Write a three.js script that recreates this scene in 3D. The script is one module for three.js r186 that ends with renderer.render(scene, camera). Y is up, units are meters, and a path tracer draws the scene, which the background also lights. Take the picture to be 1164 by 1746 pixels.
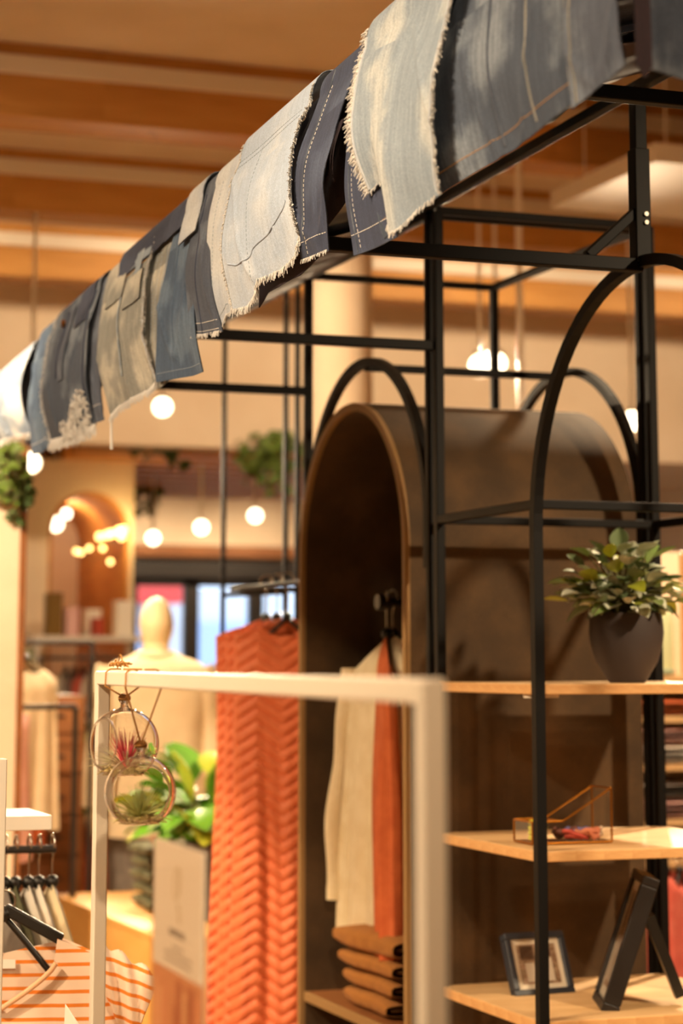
import * as THREE from 'three';
import { RoundedBoxGeometry } from 'three/addons/geometries/RoundedBoxGeometry.js';
import { mergeGeometries, mergeVertices } from 'three/addons/utils/BufferGeometryUtils.js';
import { MarchingCubes } from 'three/addons/objects/MarchingCubes.js';

// ------------------------------------------------------------------ camera, light, exposure
const scene = new THREE.Scene();
scene.background = new THREE.Color().setRGB(0.62, 0.78, 1.0).multiplyScalar(6);   // overcast daylight outside the shop entrance
const F = 3700, CX = 582, CY = 560, HZ = 1130, EYE = 1.5;
const TH = THREE.MathUtils.degToRad(20), CT = Math.cos(TH), ST = Math.sin(TH);
const PH = Math.atan((HZ - CY) / F), CP = Math.cos(PH), SP = Math.sin(PH);
const FULL = 2 * (1746 - CY);
const camera = new THREE.PerspectiveCamera(2 * Math.atan(FULL / 2 / F) * 180 / Math.PI, 1164 / FULL, 0.05, 200);
camera.setViewOffset(1164, FULL, 0, FULL / 2 - CY, 1164, 1746);
camera.position.set(0, EYE, 0);
camera.rotation.order = 'YXZ';
camera.rotation.set(PH, -TH, 0);
camera.focus = 3.3;
camera.updateProjectionMatrix();
camera.userData.fStop = camera.getFocalLength() / 19.5;      // aperture of 19.5 mm
const renderer = new THREE.WebGLRenderer();
renderer.toneMapping = THREE.LinearToneMapping;
renderer.toneMappingExposure = 0.62;
renderer.shadowMap.enabled = true;
const WARM = new THREE.Color().setRGB(1, 0.755, 0.475);
const UNSEEN_SPOTS = [   // unseen lamps, placed for what they light: position x, height, z; target x, y, z; candela; half angle; what it lights
  [-1.3, 3.3, -2.2, 1.06, 2.1, -3.4, 24, 0.5, 'aimed at the middle of the denim awning'],
  [-1.5, 3.3, -4.2, 1.3, 1.7, -4.9, 40, 0.5, 'aimed at the arched cabinet'],
  [0.2, 3.3, 0.6, 1.5, 1.4, -3.4, 34, 0.5, 'above the camera, lighting the racks'],
  [3.2, 3.3, -1.2, 2.1, 1.1, -4.2, 66, 0.42, 'right of the awning, aimed at the shelves'],
  [3.9, 3.3, -5.6, 2.2, 1.3, -4.0, 95, 0.42, 'far right, aimed back at the shelves'],
  [0.1, 3.3, -4.9, 1.85, 0.9, -5.85, 52, 0.42, 'aimed at the coral dresses'],
  [-1.3, 3.3, -2.7, 0.5, 1.2, -2.5, 72, 0.72, 'aimed at the sign and the white stand'],
  [0.9, 3.3, -7.0, 2.2, 1.1, -8.3, 38, 0.6, 'aimed at the mannequin'],
  [3.3, 3.3, -4.9, 3.3, 0.9, -6.2, 48, 0.7, 'aimed at the shelf unit on the right'],
  [-0.3, 3.3, -5.4, 1.0, 1.5, -6.93, 100, 0.6, 'aimed at the partition'],
  [1.3, 3.3, -7.2, 3.08, 2.7, -8.46, 34, 0.3, 'aimed at the round column'],
  [1.4, 3.53, -9.42, 1.8, 2.9, -11.3, 9, 0.95, 'first bulkhead washer hidden behind the middle beam'],  // unseen washers, tucked behind the beam to brighten the bulkhead
  [3.0, 3.53, -9.42, 3.2, 2.9, -11.3, 9, 0.95, 'second bulkhead washer hidden behind the middle beam'],
  [4.6, 3.53, -9.42, 4.6, 2.9, -11.3, 9, 0.95, 'third bulkhead washer hidden behind the middle beam'],
  [6.2, 3.53, -9.42, 6.0, 2.9, -11.3, 9, 0.95, 'fourth bulkhead washer hidden behind the middle beam'],
  [3.5, 2.71, -15.05, 3.7, 1.9, -16, 6, 0.9, 'lighting the back wall behind the last slat, left'],  // unseen lamps, tucked behind the slats to brighten the back wall
  [4.3, 2.71, -15.05, 4.4, 1.9, -16, 6, 0.9, 'lighting the back wall behind the last slat, middle'],
  [5.1, 2.71, -15.05, 5.1, 1.9, -16, 6, 0.9, 'lighting the back wall behind the last slat, right'],
];

// ------------------------------------------------------------------ helpers
let seed = 12345;
const rnd = () => { seed = (seed + 0x6d2b79f5) | 0; let t = Math.imul(seed ^ (seed >>> 15), 1 | seed); t = (t + Math.imul(t ^ (t >>> 7), 61 | t)) ^ t; return ((t ^ (t >>> 14)) >>> 0) / 4294967296; };
const rr = (a, b) => a + (b - a) * rnd();
const lerp = (a, b, t) => a + (b - a) * t, clamp = (x, a, b) => Math.min(b, Math.max(a, x)), sm = (a, b, x) => { const t = clamp((x - a) / (b - a), 0, 1); return t * t * (3 - 2 * t); };
const V = (x, y, z) => new THREE.Vector3(x, y, z);
// where a sight line of the photograph meets a real plane of the shop (used to read positions and sizes off the photograph)
function ray(px, py) { const dy = -(py - CY) / F, fw = CP - dy * SP; return [(px - CX) / F / fw, (dy * CP + SP) / fw]; }
const place = (a, b, Z) => V(a * Z * CT + Z * ST, EYE + b * Z, a * Z * ST - Z * CT);
const at = (px, py, Z) => { const [a, b] = ray(px, py); return place(a, b, Z); };
const onX = (px, py, x) => { const [a, b] = ray(px, py); return place(a, b, x / (a * CT + ST)); };
const onZ = (px, py, z) => { const [a, b] = ray(px, py); return place(a, b, z / (a * ST - CT)); };
const hAt = (py, Z) => at(CX, py, Z).y;
const onY = (px, py, y) => { const [a, b] = ray(px, py); return place(a, b, (y - EYE) / b); };

const used = new Map();
function numbered(name) { const n = used.get(name) ?? 0; used.set(name, n + 1); return n ? name + '_' + String(n).padStart(3, '0') : name; }
function tag(o, label, category, group, kind) { if (label) o.userData.label = label; if (category) o.userData.category = category; if (group) o.userData.group = group; if (kind) o.userData.kind = kind; return o; }
function thing(name, label, category, pos = [0, 0, 0], turn = 0, group) {
  const o = new THREE.Group(); o.name = numbered(name); scene.add(o); o.position.set(...(pos.isVector3 ? pos.toArray() : pos)); o.rotation.y = turn;
  return tag(o, label, category, group);
}
function struct(name) { const o = new THREE.Group(); o.name = name; o.userData.kind = 'structure'; scene.add(o); return o; }
function clean(g) { g = g.index ? g.toNonIndexed() : g; for (const k of Object.keys(g.attributes)) if (!['position', 'normal', 'uv', 'color'].includes(k)) g.deleteAttribute(k); return g; }
function mesh(name, geo, mat, parent, label) {
  if (Array.isArray(geo)) {
    const gs = geo.map(clean), c = gs.every((g) => g.attributes.color);
    if (!c) gs.forEach((g) => g.deleteAttribute('color'));
    geo = gs.length > 1 ? mergeGeometries(gs) : gs[0];
  }
  const m = new THREE.Mesh(geo, mat); m.name = name; m.castShadow = m.receiveShadow = true; (parent ?? scene).add(m);
  if (label) m.userData.label = label;
  return m;
}
function boxUV(g) {   // uv in metres from the position along the main face direction
  const p = g.attributes.position, n = g.attributes.normal, uv = new Float32Array(p.count * 2);
  for (let i = 0; i < p.count; i++) {
    const ax = Math.abs(n.getX(i)), ay = Math.abs(n.getY(i)), az = Math.abs(n.getZ(i)), x = p.getX(i), y = p.getY(i), z = p.getZ(i);
    if (ax >= ay && ax >= az) { uv[2 * i] = z; uv[2 * i + 1] = y; } else if (ay >= az) { uv[2 * i] = x; uv[2 * i + 1] = z; } else { uv[2 * i] = x; uv[2 * i + 1] = y; }
  }
  g.setAttribute('uv', new THREE.BufferAttribute(uv, 2)); return g;
}
const bx = (w, h, d, x = 0, y = 0, z = 0, r = 0.002) => { const g = r > 0 ? new RoundedBoxGeometry(w, h, d, 2, Math.min(r, w / 2.1, h / 2.1, d / 2.1)) : new THREE.BoxGeometry(w, h, d); g.translate(x, y, z); return boxUV(clean(g)); };
const span = (x0, x1, y0, y1, z0, z1, r = 0.002) => bx(Math.abs(x1 - x0), Math.abs(y1 - y0), Math.abs(z1 - z0), (x0 + x1) / 2, (y0 + y1) / 2, (z0 + z1) / 2, r);
function bar(p, q, w = 0.02, h = w, r = 0.0025) {   // square tube between two points, kept upright
  const d = q.clone().sub(p), L = d.length(), g = new RoundedBoxGeometry(w, h, L, 2, Math.min(r, w / 2.2, h / 2.2));
  const m = new THREE.Matrix4(); d.normalize();
  const up = Math.abs(d.y) > 0.99 ? V(0, 0, 1) : V(0, 1, 0), x = V(0, 0, 0).crossVectors(up, d).normalize(), y = V(0, 0, 0).crossVectors(d, x);
  m.makeBasis(x, y, d).setPosition(p.clone().add(q).multiplyScalar(0.5)); g.applyMatrix4(m); return boxUV(clean(g));
}
const tube = (pts, r, seg = 24, rad = 6, closed = false) => new THREE.TubeGeometry(new THREE.CatmullRomCurve3(pts, closed), seg, r, rad, closed);
const lathe = (pts, seg = 32) => new THREE.LatheGeometry(pts.map(([x, y]) => new THREE.Vector2(x, y)), seg);
function moved(g, x, y, z, ry = 0, rx = 0, rz = 0) { g = g.clone(); if (rx || ry || rz) g.applyMatrix4(new THREE.Matrix4().makeRotationFromEuler(new THREE.Euler(rx, ry, rz, 'YXZ'))); g.translate(x, y, z); return g; }
// a sheet with thickness from a parametric surface
function sheet(P, nu, nv, t = 0.002, wrap = false, out) {
  const pos = [], uv = [], idx = [], A = [];
  for (let j = 0; j <= nv; j++) for (let i = 0; i <= nu; i++) A.push(P(i / nu, j / nv));
  const W = nu + 1, id = (i, j) => j * W + i, nor = [];
  for (let j = 0; j <= nv; j++) for (let i = 0; i <= nu; i++) {
    const i0 = wrap && i === 0 ? nu - 1 : Math.max(0, i - 1), i1 = wrap && i === nu ? 1 : Math.min(nu, i + 1);
    const du = A[id(i1, j)].clone().sub(A[id(i0, j)]), dv = A[id(i, Math.min(nv, j + 1))].clone().sub(A[id(i, Math.max(0, j - 1))]);
    const n = du.cross(dv); if (n.lengthSq() < 1e-14) n.set(0, 1, 0); nor.push(n.normalize());
  }
  let ulen = 0, vlen = 0;
  const jm = Math.floor(nv / 2), im = Math.floor(nu / 2), us = [0], vs = [0];
  for (let i = 1; i <= nu; i++) us.push(ulen += A[id(i, jm)].distanceTo(A[id(i - 1, jm)]));
  for (let j = 1; j <= nv; j++) vs.push(vlen += A[id(im, j)].distanceTo(A[id(im, j - 1)]));
  const put = (side) => { for (let j = 0; j <= nv; j++) for (let i = 0; i <= nu; i++) { const k = id(i, j), p = A[k], n = nor[k]; pos.push(p.x + n.x * side, p.y + n.y * side, p.z + n.z * side); uv.push(us[i], -vs[j]); } };
  put(t / 2); put(-t / 2);
  const N = A.length;
  for (let j = 0; j < nv; j++) for (let i = 0; i < nu; i++) {
    const a = id(i, j), b = id(i + 1, j), c = id(i + 1, j + 1), d = id(i, j + 1);
    idx.push(a, b, c, a, c, d, N + a, N + c, N + b, N + a, N + d, N + c);
  }
  const edge = (a, b) => idx.push(a, a + N, b, b, a + N, b + N);
  for (let i = 0; i < nu; i++) { edge(id(i, 0), id(i + 1, 0)); edge(id(i + 1, nv), id(i, nv)); }
  if (!wrap) for (let j = 0; j < nv; j++) { edge(id(0, j + 1), id(0, j)); edge(id(nu, j), id(nu, j + 1)); }
  const g = new THREE.BufferGeometry();
  g.setAttribute('position', new THREE.Float32BufferAttribute(pos, 3)); g.setAttribute('uv', new THREE.Float32BufferAttribute(uv, 2)); g.setIndex(idx);
  const nn = new Float32Array(N * 6);
  nor.forEach((n, k) => { n.toArray(nn, k * 3); nn[(N + k) * 3] = -n.x; nn[(N + k) * 3 + 1] = -n.y; nn[(N + k) * 3 + 2] = -n.z; });
  g.setAttribute('normal', new THREE.BufferAttribute(nn, 3));
  return g;
}
// ------------------------------------------------------------------ noise and textures
function hash(x, y, s) { let h = Math.imul(x | 0, 374761393) + Math.imul(y | 0, 668265263) + Math.imul(s | 0, 1442695041); h = Math.imul(h ^ (h >>> 13), 1274126177); return ((h ^ (h >>> 16)) >>> 0) / 4294967296; }
function vn(x, y, per, s = 0, pery = per) { const ix = Math.floor(x), iy = Math.floor(y), fx = x - ix, fy = y - iy, u = fx * fx * (3 - 2 * fx), v = fy * fy * (3 - 2 * fy), m = (a, p) => ((a % p) + p) % p; return lerp(lerp(hash(m(ix, per), m(iy, pery), s), hash(m(ix + 1, per), m(iy, pery), s), u), lerp(hash(m(ix, per), m(iy + 1, pery), s), hash(m(ix + 1, per), m(iy + 1, pery), s), u), v); }
const fbm = (x, y, per, s, o = 4) => { let a = 0, w = 0.5, t = 0; for (let k = 0; k < o; k++) { a += w * vn(x, y, per, s + k); t += w; x *= 2; y *= 2; per *= 2; w *= 0.5; } return a / t; };
function tex(n, size, fn, srgb = true) {   // fn(u, v) -> [r, g, b] in 0..255; size: metres covered by one repeat
  const d = new Uint8Array(n * n * 4);
  for (let y = 0; y < n; y++) for (let x = 0; x < n; x++) { const c = fn(x / n, y / n), o = (y * n + x) * 4; d[o] = clamp(c[0], 0, 255); d[o + 1] = clamp(c[1], 0, 255); d[o + 2] = clamp(c[2], 0, 255); d[o + 3] = 255; }
  const t = new THREE.DataTexture(d, n, n); t.wrapS = t.wrapT = THREE.RepeatWrapping; t.magFilter = THREE.LinearFilter; t.needsUpdate = true;
  if (srgb) t.colorSpace = THREE.SRGBColorSpace;
  t.repeat.set(1 / size, 1 / size); return t;
}
const sc = (c, k) => [c[0] * k, c[1] * k, c[2] * k], mixc = (a, b, t) => [lerp(a[0], b[0], t), lerp(a[1], b[1], t), lerp(a[2], b[2], t)];
const M = {};
const std = (color, roughness = 0.7, more = {}) => new THREE.MeshPhysicalMaterial({ color, roughness, ...more });
M.black = std('#080605', 0.55, { specularIntensity: 0.4 });
M.blackPlastic = std('#17130f', 0.4);
M.white = std('#e9e2d6', 0.55);
M.whiteGloss = std('#e2d6c4', 0.4);
M.chrome = std('#b9b4aa', 0.22, { metalness: 1 });
M.brass = std('#b4762a', 0.3, { metalness: 1 });
M.pane = std('#ffffff', 0.02, { transmission: 1, thickness: 0, ior: 1.45 });
M.acrylic = std('#f6efe6', 0.03, { transmission: 1, thickness: 0, ior: 1.49 });
M.glass = std('#ffffff', 0.0, { transmission: 1, thickness: 0.002, ior: 1.46 });
const twill = tex(256, 0.09, (u, v) => { const w = ((u * 40 + v * 40) % 1 + 1) % 1, k = 110 + 90 * Math.abs(w - 0.5) + 50 * hash(u * 256, v * 256, 5); return [k, k, k]; }, false);
function denim(base, worn, amount, s, streak = 1) {
  const map = tex(512, 0.42, (u, v) => {
    const slub = fbm(u * 90, v * 6, 90, s, 2) * 0.6 + hash(u * 512, v * 170, s + 9) * 0.4, blot = fbm(u * 4, v * 5, 4, s + 3, 4), grain = hash(u * 512, v * 512, s + 1), w = (((u + v) * 130) % 1);
    const t = clamp((sm(0.42, 0.72, blot) * 0.8 + (slub - 0.5) * 0.55 * streak) * amount + (w > 0.55 ? 0.05 : -0.03), 0, 1);
    return sc(mixc(base, worn, t), 0.86 + 0.2 * grain + (slub - 0.5) * 0.22 * streak);
  });
  return std('#ffffff', 0.92, { map, bumpMap: twill, bumpScale: 0.0006, sheen: 0.25, sheenColor: new THREE.Color('#9fa8b5'), sheenRoughness: 0.6 });
}
M.dWhite = denim([172, 188, 212], [202, 210, 222], 0.9, 11, 0.5);
M.dBleach = denim([138, 156, 182], [214, 218, 222], 1.5, 12, 0.7);
M.dCream = denim([182, 192, 208], [212, 216, 220], 0.9, 13, 0.5);
M.dPale = denim([132, 146, 162], [182, 186, 188], 1.0, 14);
M.dMid = denim([66, 86, 114], [106, 126, 150], 0.9, 15);
M.dBlue = denim([52, 60, 84], [82, 94, 120], 0.8, 16);
M.dDark = denim([44, 52, 74], [72, 82, 106], 0.7, 17);
M.dGrey = denim([72, 80, 98], [112, 122, 138], 0.9, 18);
M.dTan = denim([128, 130, 128], [184, 180, 170], 1.1, 19);
M.dInk = denim([52, 40, 48], [70, 56, 64], 0.5, 20);
M.dSlate = denim([60, 70, 88], [118, 128, 142], 1.1, 21);
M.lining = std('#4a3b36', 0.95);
M.thread = std('#d6d4d2', 0.95);
M.threadGold = std('#b98a4c', 0.9);
M.threadPale = std('#8f9cab', 0.9);
function wood(a, b, size, s, lines = 14, knots = 0) {
  return tex(512, size, (u, v) => {
    const warp = fbm(u * 3, v * 2, 3, s, 3) * 1.6, g = fbm(u * 2, (v * lines + warp) * 1, 64, s + 5, 3), f = vn(u * 8, v * 200, 8, s + 9, 200);
    let t = clamp(g * 0.9 + f * 0.25 - 0.1, 0, 1), c = mixc(a, b, t);
    for (let k = 0; k < knots; k++) { const kx = hash(k, 1, s), ky = hash(k, 2, s), dx = Math.min(Math.abs(u - kx), 1 - Math.abs(u - kx)), dy = Math.min(Math.abs(v - ky), 1 - Math.abs(v - ky)), d = Math.hypot(dx, dy * 1.3); c = mixc(c, sc(a, 0.45), 0.8 * (1 - sm(0.006, 0.018, d))); }
    return c;
  });
}
M.glulam = std('#ffffff', 0.62, { map: wood([172, 116, 50], [208, 154, 84], 0.9, 31, 16, 5) });
M.ply = std('#ffffff', 0.5, { map: wood([196, 156, 106], [222, 186, 138], 0.35, 33, 12, 0) });
M.plyEdge = std('#ffffff', 0.6, { map: wood([196, 140, 84], [222, 176, 118], 0.06, 34, 6, 0) });
M.boxWood = std('#ffffff', 0.5, { map: wood([214, 156, 80], [228, 178, 104], 0.6, 35, 8, 0) });
M.slat = std('#ffffff', 0.6, { map: wood([176, 112, 48], [206, 146, 76], 0.5, 36, 10, 0) });
M.darkWood = std('#ffffff', 0.6, { map: wood([120, 72, 34], [150, 94, 48], 0.4, 37, 10, 0) });  // dark brown wood
const mott = (a, b, size, s, k = 6) => tex(256, size, (u, v) => mixc(a, b, clamp(fbm(u * k, v * k, k, s, 5) * 1.5 - 0.25 + (hash(u * 256, v * 256, s) - 0.5) * 0.35, 0, 1)));
M.plaster = std('#ffffff', 0.9, { map: mott([222, 200, 172], [232, 212, 186], 1.5, 41) });
M.cabinet = std('#ffffff', 0.8, { map: mott([64, 46, 24], [98, 72, 42], 0.5, 42, 5) });
M.cabinetEdge = std('#9a7648', 0.7);
M.floor = std('#ffffff', 0.35, { map: wood([186, 150, 108], [206, 172, 128], 1.6, 43, 10, 0) });
const rib = tex(128, 0.03, (u, v) => { const k = 128 + 100 * Math.sin(u * 6.2832 * 4) * 0.8 + 40 * Math.sin(v * 6.2832 * 8); return [k, k, k]; }, false);
const knit = (a, b, s) => std('#ffffff', 0.95, { map: mott(a, b, 0.2, s, 8), bumpMap: rib, bumpScale: 0.0015, sheen: 0.3, sheenColor: new THREE.Color('#c9b090') });
M.knitCream = knit([226, 206, 166], [238, 222, 188], 51);
M.knitRust = knit([190, 88, 42], [212, 108, 58], 52);
M.knitBrown = knit([148, 92, 32], [170, 110, 46], 53);
M.knitGreen = knit([82, 84, 58], [104, 104, 76], 54);
M.knitPink = knit([220, 168, 160], [232, 186, 176], 55);
M.knitCoral = knit([206, 92, 78], [220, 112, 96], 56);
M.knitGrey = knit([120, 112, 106], [146, 138, 130], 57);
M.knitWhite = knit([226, 216, 202], [238, 230, 218], 58);
M.chevron = std('#ffffff', 0.6, { map: mott([224, 112, 66], [236, 130, 84], 0.15, 61, 8), sheen: 0.3, sheenColor: new THREE.Color('#ffb08a') });
M.linen = std('#ffffff', 0.9, { map: mott([226, 206, 170], [236, 218, 184], 0.4, 62, 8) });
M.mannequin = std('#dcc59c', 0.6);
M.potDark = std('#3a302e', 0.72);
M.soil = std('#2b1f16', 1);
M.twine = std('#b07a3a', 0.95);
M.leafA = std('#9ab46a', 0.6, { transmission: 0.25, thickness: 0 });
M.leafB = std('#cfd3bd', 0.55);
M.leafC = std('#bcc43a', 0.5, { transmission: 0.3, thickness: 0 });
M.leafD = std('#62744c', 0.65);
M.leafBright = std('#6fae26', 0.5, { transmission: 0.3, thickness: 0 });
M.stem = std('#5d5a34', 0.8);
M.ivy = std('#5c7326', 0.6);
M.ivyB = std('#3e5522', 0.7);
M.dark = std('#241d1a', 0.6);
M.lampGlow = std('#fff1d8', 0.4, { emissive: new THREE.Color(1, 0.86, 0.62), emissiveIntensity: 9 });
M.fairy = std('#ffd27a', 0.4, { emissive: new THREE.Color(1, 0.66, 0.22), emissiveIntensity: 9 });
M.fixture = std('#e6dccb', 0.5);

// ------------------------------------------------------------------ the room
const CEIL = EYE + 2.19, BEAMB = EYE + 1.92;
{
  const fl = struct('floor'); mesh('floor_slab', span(-4.2, 8.2, -0.12, 0, 4.2, -16.2, 0), M.floor, fl);
  const wl = struct('wall_left'); mesh('plaster_left', span(-4.2, -4, 0, CEIL, 4.2, -16.2, 0), M.plaster, wl);
  const wr = struct('wall_right'); mesh('plaster_right', span(8, 8.2, 0, CEIL, 4.2, -16.2, 0), M.plaster, wr);
  const wf = struct('wall_front'); mesh('plaster_front', span(-4, 8, 0, CEIL, 4, 4.2, 0), M.plaster, wf);
  const ce = struct('ceiling');
  mesh('ceiling_plaster', span(-4.2, 8.2, CEIL, CEIL + 0.15, 4.2, -16.2, 0), M.plaster, ce);
  for (const z of [-7.45, -9.05, -10.65, -2.9, -1.3, 0.3, 1.9]) {
    const b = mesh('beam', span(-4, 8, BEAMB, CEIL, z, z - 0.22, 0.006), M.glulam, ce);
    const s = mesh('track_strip', span(-4, 8, BEAMB + 0.155, BEAMB + 0.222, z + 0.02, z - 0.005, 0.003), M.whiteGloss, b, 'white lighting track along the beam');
    void s;
  }
  // drop-down front of the lower ceiling, and the lower ceiling of slats behind it
  const wb = struct('wall_upper'); mesh('bulkhead', span(-4, 8, EYE + 1.16, CEIL, -11.3, -11.5, 0), M.plaster, wb);
  const t1 = struct('trim_1'); mesh('lower_ceiling', span(-4, 8, EYE + 1.3, EYE + 1.4, -11.5, -16, 0), M.plaster, t1);
  for (let k = 0; k < 9; k++) mesh('slat', span(2.75, 5.5, EYE + 1.16, EYE + 1.3, -11.85 - k * 0.36, -12.0 - k * 0.36, 0.004), M.slat, t1);
}

// entrance wall: opening with glazed doors, dark header, daylight outside
{
  const Z = -16, a = onZ(222, 1000, Z).x, b = onZ(640, 1000, Z).x, top = onZ(300, 955, Z).y, head = onZ(300, 986, Z).y;
  const w = struct('wall_back');
  mesh('plaster_back', [span(-4, a, 0, CEIL, Z, Z - 0.2, 0), span(b, 8, 0, CEIL, Z, Z - 0.2, 0), span(a, b, top, CEIL, Z, Z - 0.2, 0)], M.plaster, w);
  mesh('header', span(a, b, head, top, Z + 0.06, Z - 0.2, 0.01), M.dark, w);
  mesh('header_lip', span(a, b, top + 0.02, top + 0.11, Z + 0.12, Z, 0.01), M.darkWood, w);
  const d = struct('door_1');
  const xs = [a, onZ(327, 1000, Z).x, onZ(437, 1000, Z).x, b];
  for (let i = 0; i < 3; i++) {
    const leaf = mesh('door_leaf', [span(xs[i], xs[i] + 0.06, 0, head, Z, Z - 0.06), span(xs[i + 1] - 0.06, xs[i + 1], 0, head, Z, Z - 0.06), span(xs[i], xs[i + 1], head - 0.06, head, Z, Z - 0.06), span(xs[i], xs[i + 1], 0, 0.14, Z, Z - 0.06)], M.dark, d);
    mesh('pane', span(xs[i] + 0.06, xs[i + 1] - 0.06, 0.14, head - 0.06, Z - 0.025, Z - 0.035, 0), M.pane, leaf);
  }
  // across the street: a pale facade with blue shutters, seen through the doors
  const f = thing('street_facade', 'pale building front across the street seen through the glass doors', 'building', [0, 0, -24]);
  const fw = std('#c9d2dd', 0.9), fb = std('#a4bbe2', 0.8), fr = std('#d2433c', 0.7), fg = std('#8f9aa6', 0.8);
  mesh('wall', span(0, 14, 0, 2.35, 0, -0.4, 0.02), fw, f);
  mesh('plinth', span(0, 14, 0, 0.9, 0.05, 0, 0.01), fg, f);
  for (let k = 0; k < 5; k++) mesh('shutter', span(3.1 + k * 1.25, 3.95 + k * 1.25, 0.95, 1.95, 0.08, 0, 0.01), fb, f);
  mesh('awning', (() => { const p = onZ(248, 1005, -23.6); return span(p.x - 0.55, p.x + 0.35, p.y - 0.16, p.y + 0.1, 0.9, 0.05, 0.02); })(), fr, f, 'red awning');
  const st = struct('trim_2'); mesh('pavement', span(-6, 20, -0.12, -0.02, -16.2, -30, 0), M.plaster, st);
}

// ------------------------------------------------------------------ lamps
function spotlight(pos, target, cd, angle, label, top) {
  const o = thing('track_spotlight', label, 'spotlight', pos, 0, 'spotlights under the ceiling');
  const dir = target.clone().sub(pos).normalize(), q = new THREE.Quaternion().setFromUnitVectors(V(0, -1, 0), dir);
  const h = lathe([[0.0, 0.13], [0.03, 0.13], [0.036, 0.12], [0.046, 0.0], [0.05, -0.02], [0.046, -0.02], [0.042, 0.0]], 24); h.applyQuaternion(q);
  mesh('housing', h, M.fixture, o);
  const l = new THREE.CylinderGeometry(0.041, 0.041, 0.006, 24); l.translate(0, -0.008, 0); l.applyQuaternion(q); mesh('lamp_lens', l, M.lampGlow, o);
  mesh('stem', tube([V(0, top - pos.y, 0), V(0, 0.05, 0), V(0, 0.05, 0).applyQuaternion(q)], 0.008, 12, 6), M.fixture, o);
  const s = new THREE.SpotLight(WARM, cd, 0, angle, 0.7, 2); s.castShadow = true; s.shadow.radius = 3.5; s.position.copy(dir).multiplyScalar(0.03); o.add(s);
  s.target.position.copy(target.clone().sub(pos)); o.add(s.target);
}
UNSEEN_SPOTS.forEach(([x, y, z, a, b, c, cd, an, what]) => spotlight(V(x, y, z), V(a, b, c), cd, an, 'cream ceiling spotlight ' + what + ', placed out of view', z < -11.5 ? EYE + 1.3 : CEIL));
{
  const lamps = [[277, 693, 9.6, 'bright spotlight just below the hanging denim hem', 60], [52, 788, 9.2, 'bright spotlight at the left edge beside hanging ivy', 60], [343, 899, 13, 'bright round spotlight above the entrance doors', 90], [261, 917, 13.6, 'dimmer oval spotlight left above the entrance header', 60], [435, 879, 13.4, 'small spotlight under the ivy right of the entrance lights', 60], [95, 893, 12.6, 'small dim spotlight beside the arched alcove top', 40], [818, 622, 8.4, 'left lamp of the bright pair behind the arch racks', 60], [845, 618, 8.6, 'right lamp of the bright pair behind the arch racks', 60], [1077, 717, 9.5, 'faint spotlight seen between the right-hand posts', 50]];
  for (const [px, py, Z, label, cd] of lamps) {
    const p = at(px, py, Z), t = camera.position.clone().lerp(p, 0.45); t.y = 1.0;
    spotlight(p, t, Z > 12 ? cd * 0.6 : cd, Z > 12 ? 0.3 : 0.75, label, p.z < -11.5 ? EYE + 1.3 : CEIL);
  }
}

// ------------------------------------------------------------------ black steel racks, awning frame
const XL = 1.79, XR = 2.307, ZA = -3.82, ZB = -4.305, ZC = -4.352, ZE = -5.165, TW = 0.02;
const S0 = EYE - 0.04, S1 = EYE - 0.352, S2 = EYE - 0.662, HR = EYE + 0.303, HA = EYE + 0.70, HT = EYE + 0.978;
function arch(x, z0, z1, top, base, parent, name = 'arch') {
  const r = Math.abs(z1 - z0) / 2, zc = (z0 + z1) / 2, yc = top - r, n = 40, pts = [];
  pts.push([z0, base]); for (let i = 0; i <= n; i++) { const a = Math.PI * (1 - i / n); pts.push([zc + Math.sign(z0 - z1) * r * -Math.cos(a) * -1 * -1, yc + r * Math.sin(a)]); } pts.push([z1, base]);
  const w = TW / 2, pos = [], idx = [];
  pts.forEach(([z, y], k) => {
    const p = pts[Math.max(0, k - 1)], q = pts[Math.min(pts.length - 1, k + 1)]; let tz = q[0] - p[0], ty = q[1] - p[1]; const L = Math.hypot(tz, ty) || 1; tz /= L; ty /= L;
    const nz = -ty, ny = tz;
    for (const [sx, sn] of [[-1, -1], [1, -1], [1, 1], [-1, 1]]) pos.push(x + sx * w, y + ny * sn * w, z + nz * sn * w);
  });
  for (let k = 0; k < pts.length - 1; k++) for (let e = 0; e < 4; e++) { const a = k * 4 + e, b = k * 4 + (e + 1) % 4; idx.push(a, b, a + 4, b, b + 4, a + 4); }
  let g = new THREE.BufferGeometry(); g.setAttribute('position', new THREE.Float32BufferAttribute(pos, 3)); g.setIndex(idx); g = g.toNonIndexed(); g.computeVertexNormals(); boxUV(g);
  return mesh(name, g, M.black, parent);
}
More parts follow.
